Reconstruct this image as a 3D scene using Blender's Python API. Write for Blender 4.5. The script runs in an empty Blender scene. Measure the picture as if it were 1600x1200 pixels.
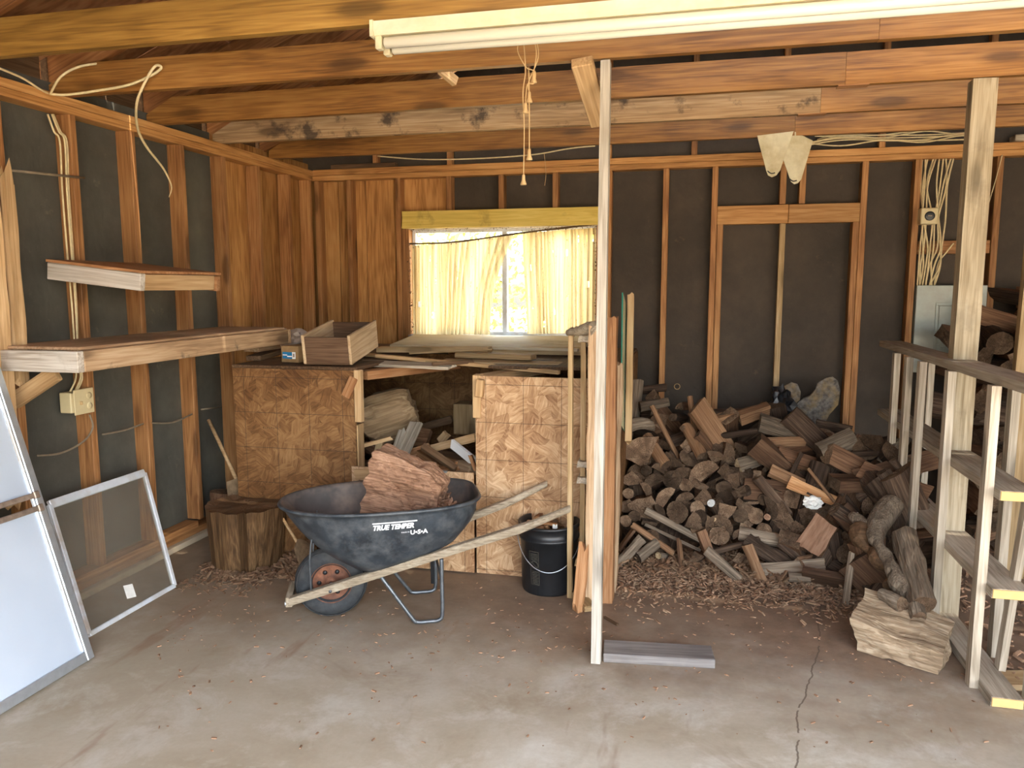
import bpy, bmesh, math, random
import numpy as np
from mathutils import Vector, Matrix, noise
from mathutils.bvhtree import BVHTree

R = random.Random(7)
V = Vector
scene = bpy.context.scene
COL = scene.collection

# ---------------------------------------------------------------- camera
F_PX, YAW, PIT, ROLL, EYE = 1200.0, 0.2331, -0.1259, 0.0017, 1.53
CAMROT = (Matrix.Rotation(YAW, 3, 'Z') @ Matrix.Rotation(PIT, 3, 'X') @ Matrix.Rotation(ROLL, 3, 'Y'))
cam_d = bpy.data.cameras.new('camera')
cam_d.sensor_width = 36.0
cam_d.lens = 36.0 * F_PX / 1600.0
cam_d.clip_start = 0.05
cam_d.clip_end = 500
cam = bpy.data.objects.new('camera', cam_d)
COL.objects.link(cam)
cam.matrix_world = Matrix.Translation((0, 0, EYE)) @ (CAMROT @ Matrix.Rotation(math.pi / 2, 3, 'X')).to_4x4()
scene.camera = cam

# ---------------------------------------------------------------- light, exposure
scene.view_settings.view_transform = 'Standard'
scene.view_settings.look = 'None'
scene.view_settings.gamma = 1.0
scene.view_settings.use_curve_mapping = False
scene.view_settings.exposure = 1.30
scene.cycles.diffuse_bounces = 6
scene.cycles.max_bounces = 12
scene.cycles.sample_clamp_indirect = 6.0
scene.cycles.caustics_reflective = False
scene.cycles.caustics_refractive = False

SUN_EL, SUN_AZ = math.radians(55), math.radians(93)   # high on the right, grazing both open sides
world = bpy.data.worlds.new('sky')
scene.world = world
world.use_nodes = True
wn = world.node_tree
wn.nodes.clear()
wo = wn.nodes.new('ShaderNodeOutputWorld')
wb = wn.nodes.new('ShaderNodeBackground')
ws = wn.nodes.new('ShaderNodeTexSky')
ws.sky_type = 'NISHITA'
ws.sun_disc = False
ws.sun_elevation = SUN_EL
ws.sun_rotation = SUN_AZ
ws.air_density = 1.2
ws.dust_density = 4.0
ws.ozone_density = 1.0
wb.inputs[1].default_value = 1.30
whs = wn.nodes.new('ShaderNodeHueSaturation')     # hazy, washed-out sky
whs.inputs['Saturation'].default_value = 0.45
wn.links.new(ws.outputs[0], whs.inputs['Color'])
wn.links.new(whs.outputs[0], wb.inputs[0])
wn.links.new(wb.outputs[0], wo.inputs[0])
sun_d = bpy.data.lights.new('sun', 'SUN')
sun_d.energy = 8.5
sun_d.angle = math.radians(0.6)
sun_d.color = (1.0, 0.90, 0.74)
sun = bpy.data.objects.new('sun', sun_d)
COL.objects.link(sun)
sun_dir = V((math.sin(SUN_AZ) * math.cos(SUN_EL), math.cos(SUN_AZ) * math.cos(SUN_EL), math.sin(SUN_EL)))
sun.rotation_euler = sun_dir.to_track_quat('Z', 'Y').to_euler()
sun.location = (2, 8, 12)

# ---------------------------------------------------------------- photo geometry helpers (pixels of the 1600x1200 frame to points at a real depth)
def ray(px, py):
    return CAMROT @ V(((px - 800) / F_PX, 1.0, (600 - py) / F_PX))
def onz(px, py, z):
    d = ray(px, py); t = (z - EYE) / d.z; return V((d.x * t, d.y * t, z))
def ony(px, py, y):
    d = ray(px, py); t = y / d.y; return V((d.x * t, y, EYE + d.z * t))
def onx(px, py, x):
    d = ray(px, py); t = x / d.x; return V((x, d.y * t, EYE + d.z * t))
def to_px(p):
    q = CAMROT.transposed() @ (V(p) - V((0, 0, EYE)))
    return 800 + F_PX * q.x / q.y, 600 - F_PX * q.z / q.y

# ---------------------------------------------------------------- node helper
class NT:
    def __init__(s, name):
        s.m = bpy.data.materials.new(name); s.m.use_nodes = True
        s.t = s.m.node_tree; s.t.nodes.clear()
        s.out = s.t.nodes.new('ShaderNodeOutputMaterial')
        s.b = s.t.nodes.new('ShaderNodeBsdfPrincipled')
        s.t.links.new(s.b.outputs[0], s.out.inputs[0])
        s._c = None
    def n(s, k, **kw):
        x = s.t.nodes.new('ShaderNode' + k)
        for a, v in kw.items(): setattr(x, a, v)
        return x
    def l(s, a, b): s.t.links.new(a, b)
    def val(s, sock, v):
        if isinstance(v, bpy.types.NodeSocket): s.l(v, sock)
        elif isinstance(v, (tuple, list)) and len(v) == 3 and len(sock.default_value) == 4: sock.default_value = (*v, 1)
        else: sock.default_value = v
    def coord(s):
        if s._c is None:
            tc = s.n('TexCoord'); oi = s.n('ObjectInfo')
            vm = s.n('VectorMath', operation='MULTIPLY_ADD')
            cx = s.n('CombineXYZ')
            for i, k in enumerate((17.0, 31.0, 23.0)):
                mm = s.n('Math', operation='MULTIPLY'); s.l(oi.outputs['Random'], mm.inputs[0]); mm.inputs[1].default_value = k
                s.l(mm.outputs[0], cx.inputs[i])
            ad = s.n('VectorMath', operation='ADD')
            s.l(tc.outputs['Object'], ad.inputs[0]); s.l(cx.outputs[0], ad.inputs[1])
            s._c = ad.outputs[0]; s._o = tc.outputs['Object']; s._r = oi.outputs['Random']
        return s._c
    def map(s, v, sc=(1, 1, 1), rot=(0, 0, 0), loc=(0, 0, 0)):
        m = s.n('Mapping'); s.l(v, m.inputs[0]); m.inputs[1].default_value = loc; m.inputs[2].default_value = rot; m.inputs[3].default_value = sc
        return m.outputs[0]
    def noise(s, v, scale=5, detail=3, rough=.55, dist=0):
        m = s.n('TexNoise'); s.l(v, m.inputs['Vector'])
        m.inputs['Scale'].default_value = scale; m.inputs['Detail'].default_value = detail
        m.inputs['Roughness'].default_value = rough; m.inputs['Distortion'].default_value = dist
        return m.outputs[0]
    def vor(s, v, scale=5, feature='F1', out=0):
        m = s.n('TexVoronoi', feature=feature); s.l(v, m.inputs['Vector']); m.inputs['Scale'].default_value = scale
        return m.outputs[out]
    def ramp(s, f, stops):
        m = s.n('ValToRGB'); s.l(f, m.inputs[0]); e = m.color_ramp.elements
        while len(e) < len(stops): e.new(.5)
        for k, (p, c) in enumerate(stops):
            e[k].position = p
            e[k].color = (c, c, c, 1) if not isinstance(c, tuple) else (*c, 1)
        return m.outputs[0]
    def mix(s, f, a, b, mode='MIX'):
        m = s.n('MixRGB', blend_type=mode)
        s.val(m.inputs[0], f); s.val(m.inputs[1], a); s.val(m.inputs[2], b)
        return m.outputs[0]
    def math(s, op, a, b=0.0, c=0.0):
        m = s.n('Math', operation=op); s.val(m.inputs[0], a); s.val(m.inputs[1], b); s.val(m.inputs[2], c)
        return m.outputs[0]
    def sep(s, v):
        m = s.n('SeparateXYZ'); s.l(v, m.inputs[0]); return m.outputs
    def bump(s, h, strength=.3, dist=.01):
        m = s.n('Bump'); m.inputs['Strength'].default_value = strength; m.inputs['Distance'].default_value = dist
        s.l(h, m.inputs['Height']); s.l(m.outputs[0], s.b.inputs['Normal'])
    def fin(s, color, rough=.8, metal=0.0, spec=.3):
        s.val(s.b.inputs['Base Color'], color); s.val(s.b.inputs['Roughness'], rough)
        s.b.inputs['Metallic'].default_value = metal; s.b.inputs['Specular IOR Level'].default_value = spec
        return s.m

def hsv_var(t, col, amt=.25):
    """brightness that differs from board to board"""
    t.coord()
    h = t.n('HueSaturation')
    mr = t.n('MapRange'); t.l(t._r, mr.inputs[0]); mr.inputs[3].default_value = 1 - amt; mr.inputs[4].default_value = 1 + amt
    t.l(mr.outputs[0], h.inputs['Value']); t.l(col, h.inputs['Color'])
    return h.outputs[0]

def wood(name, dark, mid, light, axis='X', grain=16.0, rough=.75, bump=.25, stain=.0, stain_col=(.03, .03, .03), knots=True, var=.18, spec=.25):
    t = NT(name); c = t.coord()
    lo = 0.7
    sc = {'X': (lo, grain, grain), 'Y': (grain, lo, grain), 'Z': (grain, grain, lo)}[axis]
    m = t.map(c, sc)
    n1 = t.noise(m, 1.0, 4, .6, .6)
    n2 = t.noise(t.map(c, tuple(x * 6 for x in sc)), 1.0, 2, .5)
    n3 = t.noise(t.map(c, tuple(max(.9, x / 9) for x in sc)), 1.6, 3, .6, .5)
    rings = t.math('SINE', t.math('MULTIPLY', n1, 44.0))
    f = t.math('ADD', t.math('MULTIPLY', rings, .07), t.math('ADD', t.math('MULTIPLY', n2, .42), t.math('MULTIPLY', n3, .56)))
    col = t.ramp(f, [(.28, dark), (.5, mid), (.72, light)])
    if knots:
        ks = {'X': (1.7, 6, 6), 'Y': (6, 1.7, 6), 'Z': (6, 6, 1.7)}[axis]
        kd = t.vor(t.map(c, ks), 1.0)
        k = t.ramp(kd, [(.0, 1.0), (.13, .9), (.19, .25), (.26, 0.0)])
        col = t.mix(t.math('MULTIPLY', k, .7), col, tuple(x * .35 for x in dark))
    if stain > 0:
        sn = t.noise(c, 5.0, 5, .65)
        sm = t.ramp(sn, [(.56, 0.0), (.66, 1.0)])
        col = t.mix(t.math('MULTIPLY', sm, stain), col, stain_col)
    col = hsv_var(t, col, var)
    t.bump(t.math('ADD', t.math('MULTIPLY', n2, .6), t.math('MULTIPLY', n1, .5)), bump, .006)
    return t.fin(col, rough, 0, spec)

M = {}
M['joist'] = wood('joist_wood', (.12, .047, .011), (.27, .120, .028), (.40, .20, .055), rough=.5, spec=.4)
M['joist_yellow'] = wood('joist_yellow_wood', (.15, .072, .013), (.30, .155, .032), (.43, .25, .06), rough=.5, spec=.4)
M['stud'] = wood('stud_wood', (.19, .080, .028), (.36, .170, .064), (.50, .27, .11), rough=.6)
M['plate'] = wood('plate_wood', (.24, .105, .032), (.44, .22, .075), (.58, .33, .13), rough=.6)
M['joist_grey'] = wood('joist_weathered', (.20, .12, .06), (.36, .23, .12), (.50, .35, .20), stain=.85, stain_col=(.04, .03, .025))
M['siding'] = wood('siding_wood', (.24, .105, .032), (.45, .225, .075), (.60, .34, .13), axis='X', grain=9, knots=False)
M['weath'] = wood('weathered_lumber', (.22, .18, .13), (.42, .36, .28), (.60, .54, .44), bump=.4)
M['post'] = wood('post_weathered', (.26, .20, .12), (.46, .38, .26), (.62, .54, .40), bump=.5, stain=.25, stain_col=(.12, .10, .08))
M['whitepost'] = wood('post_pale', (.26, .23, .18), (.44, .40, .34), (.58, .55, .48), bump=.35)
M['pale'] = wood('pale_pine', (.34, .20, .09), (.52, .34, .17), (.66, .47, .27))
M['lath'] = wood('lath_wood', (.26, .17, .08), (.42, .29, .15), (.56, .42, .25))
M['sillboard'] = wood('window_lit_speckled_board', (.42, .33, .20), (.62, .52, .36), (.74, .65, .48), stain=.3, stain_col=(.2, .14, .08), knots=False)  # speckled wood, base colour raised to stand in for light from the window
M['roundwood'] = wood('round_log_wood', (.16, .10, .05), (.30, .20, .11), (.44, .32, .19), axis='Z', grain=10, bump=.4, knots=False)
M['shelf'] = wood('shelf_wood', (.30, .18, .10), (.52, .35, .20), (.66, .48, .30), stain=.4, stain_col=(.10, .09, .08))
M['shelftop'] = wood('shelf_top_wood', (.22, .13, .07), (.38, .25, .15), (.50, .36, .24), knots=False)
M['shelffront'] = wood('shelf_front_stained', (.30, .18, .10), (.54, .36, .21), (.68, .50, .32), stain=.9, stain_col=(.055, .055, .05))
M['shelfw'] = wood('shelf_whitewashed', (.34, .28, .22), (.58, .53, .46), (.74, .71, .66), stain=.35, stain_col=(.20, .15, .10))
M['yellowboard'] = wood('yellow_painted_board', (.50, .35, .07), (.66, .49, .12), (.74, .58, .18), grain=22, stain=.35, stain_col=(.12, .07, .02), knots=False, var=.03)
M['crate'] = wood('crate_wood', (.05, .028, .015), (.105, .058, .032), (.18, .11, .065), stain=.3)
M['cratelight'] = wood('crate_wood_light', (.30, .20, .11), (.48, .34, .20), (.60, .46, .30))
M['roof'] = wood('roof_sheathing', (.15, .062, .026), (.28, .13, .058), (.40, .21, .10), grain=5, knots=False)
M['rafter'] = wood('rafter_wood', (.13, .050, .018), (.25, .105, .036), (.36, .17, .065))
M['dark'] = wood('dark_old_wood', (.05, .028, .014), (.11, .062, .032), (.18, .11, .06))
M['handle'] = wood('handle_weathered', (.16, .12, .08), (.34, .28, .20), (.50, .43, .33), grain=40, bump=.8, stain=.35, stain_col=(.62, .56, .44), knots=False)
M['slab'] = wood('slab_wood', (.26, .16, .09), (.44, .30, .18), (.58, .44, .30), bump=.9, grain=22)
M['slabred'] = wood('slab_orange', (.20, .085, .035), (.36, .175, .075), (.50, .29, .15), bump=.6)
M['rotten'] = wood('rotten_wood', (.12, .06, .035), (.30, .17, .105), (.50, .32, .22), bump=1.0, grain=22, knots=False, var=.1)
M['greyplank'] = wood('floor_plank_grey', (.16, .14, .13), (.27, .25, .24), (.38, .36, .34), knots=False, stain=.2, stain_col=(.4, .36, .3))

# logs: local Z is the log axis
M['bark'] = wood('log_bark', (.020, .012, .008), (.060, .037, .024), (.15, .10, .066), axis='Z', grain=26, bump=1.0, knots=False, var=.45, rough=.9)
M['split'] = wood('log_split_face', (.055, .027, .015), (.13, .068, .037), (.24, .14, .08), axis='Z', grain=30, bump=.8, knots=False, var=.4, rough=.85)
M['splito'] = wood('log_split_orange', (.11, .055, .026), (.22, .12, .062), (.35, .215, .12), axis='Z', grain=26, bump=.7, knots=False, var=.2, rough=.8)
M['splitx'] = wood('split_board_dark', (.055, .027, .015), (.13, .068, .037), (.24, .14, .08), bump=.7, knots=False, var=.4, rough=.85)
M['splitox'] = wood('split_board_orange', (.12, .055, .024), (.24, .12, .055), (.38, .22, .11), bump=.6, knots=False, var=.3, rough=.85)
M['greylog'] = wood('log_grey', (.06, .045, .03), (.16, .12, .085), (.31, .25, .18), axis='Z', grain=26, bump=.9, knots=False, var=.3, rough=.85)
def endgrain(name, a, b, c3):
    t = NT(name); c = t.coord(); o = t._o
    s = t.sep(t.mix(.04, o, t.n('TexNoise').outputs[1], 'ADD'))
    nn = t.noise(c, 9, 4, .65)
    d = t.math('SQRT', t.math('ADD', t.math('POWER', s[0], 2.0), t.math('POWER', s[1], 2.0)))
    r = t.math('SINE', t.math('MULTIPLY', t.math('ADD', d, t.math('MULTIPLY', nn, .02)), 700.0))
    ang = t.math('ARCTAN2', s[1], s[0])
    cx = t.n('CombineXYZ'); t.l(t.math('MULTIPLY', ang, 2.2), cx.inputs[0]); t.l(t._r, cx.inputs[1])
    cr = t.noise(cx.outputs[0], 5.0, 2, .5)
    f = t.math('ADD', t.math('MULTIPLY', r, .05), t.math('ADD', t.math('MULTIPLY', nn, .7), t.math('MULTIPLY', cr, .28)))
    col = t.ramp(f, [(.25, a), (.5, b), (.75, c3)])
    col = hsv_var(t, col, .6)
    t.bump(t.math('ADD', t.math('MULTIPLY', cr, .7), nn), .9, .012)
    return t.fin(col, .9, 0, .15)
M['end'] = endgrain('log_end_grain', (.028, .018, .012), (.115, .072, .044), (.29, .20, .13))
M['endpale'] = endgrain('log_end_pale', (.26, .17, .09), (.46, .33, .19), (.62, .5, .33))

def osb(name, a, b, c3):
    t = NT(name); c = t.coord(); o = t._o
    w = t.n('TexNoise'); t.l(c, w.inputs['Vector']); w.inputs['Scale'].default_value = 9.0
    cc = t.mix(.05, c, w.outputs[1], 'ADD')
    cell = t.sep(t.vor(t.map(cc, (1, 1, 1)), 15.0, 'F1', 1))
    st = []
    for ang in (.45, -.65, 1.35):
        st.append(t.noise(t.map(t.map(cc, (1, 1, 1), (0, ang, 0)), (10, 30, 95)), 1.0, 4, .65, .3))
    f = t.mix(t.math('GREATER_THAN', cell[0], .36), st[0], st[1])
    f = t.mix(t.math('GREATER_THAN', cell[0], .70), f, st[2])
    big = t.noise(c, 2.2, 5, .65)
    f2 = t.math('ADD', t.math('ADD', t.math('MULTIPLY', f, .62), t.math('MULTIPLY', cell[1], .13)), t.math('MULTIPLY', big, .60))
    col = t.ramp(f2, [(.50, a), (.66, b), (.86, c3)])
    flk = t.ramp(t.vor(t.map(t.map(cc, (1, 1, 1), (0, .9, 0)), (7, 7, 30)), 1.0), [(.08, .6), (.16, 0.0)])
    col = t.mix(flk, col, c3)
    s = t.sep(o)
    for k, off in ((0, .02), (2, .05)):
        fr = t.math('FRACT', t.math('ADD', t.math('MULTIPLY', s[k], 1 / .2), off))
        line = t.math('LESS_THAN', t.math('ABSOLUTE', t.math('SUBTRACT', fr, .5)), .008)
        col = t.mix(t.math('MULTIPLY', line, .7), col, (.05, .03, .02))
    t.bump(f2, .3, .004)
    return t.fin(col, .65, 0, .3)
M['osb'] = osb('osb_panel_light', (.24, .12, .055), (.45, .27, .14), (.70, .50, .31))
M['osbdark'] = osb('osb_panel_dim', (.080, .034, .011), (.175, .082, .028), (.32, .175, .072))  # redder OSB, also darkened in colour for the dim rear left

def flat(name, col, rough=.7, metal=0., var=0, bumpn=0, nscale=30, spec=.3, dirt=None, dirtscale=4):
    t = NT(name); c = t.coord()
    x = t.ramp(t.noise(c, nscale, 4, .6), [(.3, tuple(v * (1 - var) for v in col)), (.7, tuple(min(1, v * (1 + var)) for v in col))])
    if dirt:
        x = t.mix(t.ramp(t.noise(c, dirtscale, 5, .65), [(.45, 0.0), (.68, .8)]), x, dirt)
    if bumpn: t.bump(t.noise(c, nscale, 4), bumpn, .004)
    return t.fin(x, rough, metal, spec)
def felt_mat(name='black_felt_paper', tint=(1, 1, 1)):
    t = NT(name); c = t.coord()
    n = t.noise(c, 2.2, 5, .65); f = t.noise(c, 60, 3, .6); w = t.noise(t.map(c, (3, 3, 1.2)), 6, 3, .5, .6)
    col = t.ramp(n, [(.3, (.060, .059, .054)), (.5, (.085, .083, .077)), (.72, (.125, .120, .108))])
    col = t.mix(t.ramp(f, [(.62, 0.0), (.72, .35)]), col, (.12, .11, .10))
    col = t.mix(t.ramp(t.noise(c, 9, 4, .7), [(.66, 0.0), (.78, .28)]), col, (.34, .28, .20))
    t.bump(t.math('ADD', w, t.math('MULTIPLY', f, .15)), .35, .01)
    col = t.mix(1.0, col, tint, 'MULTIPLY')
    return t.fin(col, .72, 0, .35)
M['felt'] = felt_mat('black_felt_paper', (1, 1, .90))
M['feltback'] = felt_mat('brown_black_felt_paper', (.62, .47, .36))
M['cable'] = flat('cable_cream', (.70, .58, .34), .5, var=.15)
M['cablegrey'] = flat('cable_grey', (.24, .19, .13), .6, var=.15)
M['cord'] = flat('pull_cord', (.58, .40, .20), .7, var=.1)
M['enamel'] = flat('fixture_enamel', (.68, .63, .47), .35, var=.05, spec=.5, dirt=(.60, .50, .28), dirtscale=3)
M['tube'] = flat('fluorescent_tube_glass', (.74, .72, .60), .2, spec=.6)
M['fixend'] = flat('fixture_end', (.62, .56, .38), .5, var=.1)
M['bracket'] = flat('bracket_metal', (.62, .58, .42), .45, var=.08, dirt=(.38, .30, .15))
M['panelgreen'] = flat('breaker_panel_paint', (.36, .41, .37), .4, var=.06, spec=.5, dirt=(.28, .26, .20), dirtscale=2)
M['plastic_cream'] = flat('cream_plastic', (.66, .56, .33), .4, var=.03)
M['black'] = flat('black_plastic', (.012, .013, .015), .4, var=.2, spec=.5)
M['tray'] = flat('tray_poly', (.028, .036, .046), .42, var=.45, nscale=9, bumpn=.12, spec=.5, dirt=(.10, .11, .12), dirtscale=13)
M['trayin'] = flat('tray_poly_dusty', (.080, .070, .066), .6, var=.3, nscale=6, spec=.4, dirt=(.36, .255, .19), dirtscale=2.2)
M['rubber'] = flat('tyre_rubber', (.030, .034, .038), .75, var=.3, bumpn=.1, dirt=(.09, .085, .08))
M['rust'] = flat('rusty_steel', (.19, .080, .045), .8, metal=.1, var=.5, bumpn=.3, dirt=(.10, .06, .05), dirtscale=14)
M['steel'] = flat('steel_bar', (.14, .155, .17), .42, metal=.7, var=.25)
M['alu'] = flat('aluminium', (.60, .66, .72), .3, metal=.75, var=.08, spec=.5)
M['whitealu'] = flat('white_aluminium', (.70, .76, .82), .4, metal=.2, var=.05, dirt=(.45, .38, .30), dirtscale=5)
M['rustalu'] = flat('tarnished_bar', (.34, .27, .22), .45, metal=.5, var=.3)
M['white'] = flat('white_vinyl', (.80, .80, .78), .5)
M['decal'] = flat('white_decal', (.80, .84, .88), .5)
M['decalgrey'] = flat('embossed_print', (.13, .12, .095), .5)
M['blue'] = flat('blue_print', (.015, .17, .38), .5)
M['cardboard'] = flat('cardboard', (.30, .19, .09), .8, var=.15)
M['paper'] = flat('paper_scrap', (.72, .72, .68), .8, var=.1, bumpn=.5)
M['bagplastic'] = flat('dusty_bag', (.46, .38, .31), .45, var=.15, bumpn=.4, nscale=12)
M['bagblack'] = flat('black_bag_plastic', (.012, .013, .016), .3, var=.2, bumpn=.5, nscale=20, spec=.6)
M['lichen'] = flat('lichen_bark', (.15, .135, .12), .95, var=.55, bumpn=.9, nscale=40, dirt=(.34, .22, .07), dirtscale=7)
M['straw'] = flat('straw', (.22, .15, .085), .9, var=.35)
M['web'] = flat('cobweb_debris', (.10, .065, .035), .95, var=.4, bumpn=.6)
M['yellow'] = flat('yellow_lid', (.75, .6, .06), .4)
M['chip'] = flat('wood_chips', (.30, .18, .11), .9, var=.5)
M['greenedge'] = flat('glass_edge', (.03, .20, .15), .15, spec=.8)
M['white_ring'] = flat('pale_ring', (.5, .5, .48), .5)

def pane(name, alpha, tint, rough=.08, body=(.3, .3, .28), noise_amt=.15):
    t = NT(name); c = t.coord()
    tr = t.n('BsdfTransparent'); tr.inputs[0].default_value = (*tint, 1)
    mx = t.n('MixShader')
    f = t.math('ADD', alpha, t.math('MULTIPLY', t.math('SUBTRACT', t.noise(c, 4, 5, .7), .5), noise_amt))
    t.l(f, mx.inputs[0]); t.l(tr.outputs[0], mx.inputs[1]); t.l(t.b.outputs[0], mx.inputs[2])
    t.l(mx.outputs[0], t.out.inputs[0])
    return t.fin(body, rough, 0, .6)
M['pane_dusty'] = pane('dusty_pane', .20, (.92, .90, .86), .15, (.34, .31, .26), .35)
M['pane_window'] = pane('window_pane', .08, (.96, .97, .95), .03, (.6, .6, .55), .05)

def poly_pane():
    t = NT('frosted_storm_panel'); c = t.coord()
    n = t.noise(c, 1.6, 3, .5); f = t.noise(c, 130, 2, .5)
    col = t.ramp(n, [(.3, (.48, .57, .70)), (.7, (.62, .72, .85))])  # blue of the reflected sky is painted into the panel colour
    t.bump(f, .12, .002)
    return t.fin(col, .30, .20, .5)
M['storm'] = poly_pane()

def curtain_mat():
    t = NT('curtain_cloth'); c = t.coord()
    n = t.noise(t.map(c, (45, 1, .8)), 1.0, 4, .7); sp = t.noise(c, 55, 2, .5)
    col = t.ramp(n, [(.36, (.33, .235, .11)), (.56, (.58, .47, .27))])  # vertical streaks add pleat shading to the cloth colour
    col = t.mix(t.ramp(sp, [(.66, 0.0), (.72, .6)]), col, (.25, .15, .06))
    tl = t.n('BsdfTranslucent'); t.l(col, tl.inputs[0])
    mx = t.n('MixShader'); mx.inputs[0].default_value = .62
    t.l(t.b.outputs[0], mx.inputs[1]); t.l(tl.outputs[0], mx.inputs[2]); t.l(mx.outputs[0], t.out.inputs[0])
    return t.fin(col, .9, 0, .1)
M['curtain'] = curtain_mat()
def leaf_mat():
    t = NT('leaf'); c = t.coord()
    col = t.ramp(t.noise(c, 9, 2), [(.35, (.30, .34, .05)), (.65, (.62, .55, .08))])
    tl = t.n('BsdfTranslucent'); t.l(col, tl.inputs[0])
    mx = t.n('MixShader'); mx.inputs[0].default_value = .55
    t.l(t.b.outputs[0], mx.inputs[1]); t.l(tl.outputs[0], mx.inputs[2]); t.l(mx.outputs[0], t.out.inputs[0])
    return t.fin(col, .6, 0, .3)
M['leaf'] = leaf_mat()

def floor_mat():
    t = NT('concrete_floor'); c = t.coord(); o = t._o
    n1 = t.noise(o, .9, 6, .65, .4); n2 = t.noise(o, 3.5, 6, .7, .3); n3 = t.noise(o, 60, 3, .6); n4 = t.noise(t.map(o, (1, 1, 1), loc=(5, 3, 0)), 1.7, 5, .7, .8)
    col = t.ramp(n1, [(.32, (.40, .34, .24)), (.5, (.56, .52, .42)), (.68, (.70, .69, .61))])
    col = t.mix(t.ramp(n2, [(.50, 0.0), (.66, .65)]), col, (.77, .78, .72))
    col = t.mix(t.ramp(n4, [(.56, 0.0), (.68, .55)]), col, (.36, .29, .20))
    col = t.mix(t.math('MULTIPLY', n3, .35), col, t.mix(1.0, col, (.5, .45, .4), 'MULTIPLY'))
    s = t.sep(o)
    # dust and wood dirt tracked over the slab near the wood stack and the bin
    yy = t.math('ADD', s[1], t.math('MULTIPLY', t.math('SUBTRACT', t.noise(o, 1.6, 5, .65), .5), 1.5))
    md = t.n('MapRange'); md.interpolation_type = 'SMOOTHSTEP'; t.l(yy, md.inputs[0]); md.inputs[1].default_value = 2.3; md.inputs[2].default_value = 3.5
    dirt = t.ramp(t.noise(o, 8, 5, .7), [(.3, (.135, .080, .050)), (.7, (.27, .175, .115))])
    col = t.mix(t.math('MULTIPLY', md.outputs[0], .93), col, dirt)
    # dimmer light towards the left wall, painted as a brown film
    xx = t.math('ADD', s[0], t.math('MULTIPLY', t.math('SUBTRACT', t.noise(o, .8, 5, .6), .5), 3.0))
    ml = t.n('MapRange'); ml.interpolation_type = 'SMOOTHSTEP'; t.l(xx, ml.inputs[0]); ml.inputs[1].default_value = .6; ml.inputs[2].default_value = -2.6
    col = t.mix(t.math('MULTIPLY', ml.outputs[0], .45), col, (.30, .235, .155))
    # rusty drag stains
    st = t.ramp(t.noise(t.map(o, (5, 1.1, 1), (0, 0, .5)), 1.0, 4, .6), [(.63, 0.0), (.70, .55)])
    col = t.mix(st, col, (.26, .15, .09))
    # hairline crack running from the camera side to the stack
    w = t.math('MULTIPLY', t.math('SUBTRACT', t.noise(t.map(o, (0, 1.7, 0)), 1.0, 5, .62), .5), .15)
    line = t.math('ABSOLUTE', t.math('ADD', t.math('SUBTRACT', s[0], t.math('ADD', t.math('MULTIPLY', s[1], .22), -.195)), w))
    crack = t.math('LESS_THAN', line, .0032)
    crack = t.math('MULTIPLY', crack, t.math('MULTIPLY', t.math('LESS_THAN', s[1], 3.9), t.math('GREATER_THAN', t.noise(t.map(o, (0, 9, 0)), 1.0, 3), .40)))
    col = t.mix(t.math('MULTIPLY', crack, .75), col, (.10, .07, .05))
    t.bump(t.math('ADD', t.math('MULTIPLY', n3, .4), n2), .12, .006)
    rg = t.ramp(n2, [(.3, .75), (.7, .5)])
    return t.fin(col, rg, 0, .35)
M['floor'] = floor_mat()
M['ground'] = flat('driveway_ground', (.46, .38, .27), .9, var=.2, nscale=3)

# ---------------------------------------------------------------- mesh helpers
WM = {}
def wm(o): return WM[o.name]
def place(o, Mt, parent=None):
    COL.objects.link(o)
    WM[o.name] = Mt.copy()
    if parent is not None:
        o.parent = parent
        o.matrix_basis = WM[parent.name].inverted() @ Mt
    else:
        o.matrix_basis = Mt
    return o
def tag(o, label=None, cat=None, group=None, kind=None):
    if label: o['label'] = label
    if cat: o['category'] = cat
    if group: o['group'] = group
    if kind: o['kind'] = kind
    return o
def thing(name, label, cat, loc=(0, 0, 0), rz=0.0, group=None, kind=None):
    o = bpy.data.objects.new(name, None)
    o.empty_display_size = .05
    place(o, Matrix.Translation(V(loc)) @ Matrix.Rotation(rz, 4, 'Z'))
    return tag(o, label, cat, group, kind)
def mk(name, verts, faces, mats, parent=None, Mt=None, fm=None, smooth=False):
    me = bpy.data.meshes.new(name)
    me.from_pydata([tuple(v) for v in verts], [], faces)
    for m in (mats if isinstance(mats, (list, tuple)) else [mats]): me.materials.append(m)
    if fm: me.polygons.foreach_set('material_index', fm)
    if smooth: me.polygons.foreach_set('use_smooth', [True] * len(me.polygons))
    me.update()
    o = bpy.data.objects.new(name, me)
    return place(o, Mt if Mt is not None else Matrix.Identity(4), parent)
def frame_from(origin, x, up):
    x = V(x).normalized(); up = V(up)
    z = (up - x * up.dot(x)).normalized(); y = z.cross(x)
    m = Matrix.Identity(4)
    for i, a in enumerate((x, y, z)):
        for r in range(3): m[r][i] = a[r]
    m.translation = V(origin)
    return m
BOX = {}
def box_mesh(L, w, t, mat, ch=.003):
    """chamfered bar, local X = length, Y = thickness t, Z = width w, centred"""
    key = (round(L, 3), round(w, 4), round(t, 4), mat.name, ch)
    if key in BOX: return BOX[key]
    ch = min(ch, w * .3, t * .3, L * .3)
    bm = bmesh.new()
    bmesh.ops.create_cube(bm, size=1.0)
    for v in bm.verts: v.co = V((v.co.x * L, v.co.y * t, v.co.z * w))
    if ch > 0: bmesh.ops.bevel(bm, geom=list(bm.edges), offset=ch, segments=1, affect='EDGES')
    me = bpy.data.meshes.new('bar'); bm.to_mesh(me); bm.free()
    me.materials.append(mat)
    BOX[key] = me
    return me
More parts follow.
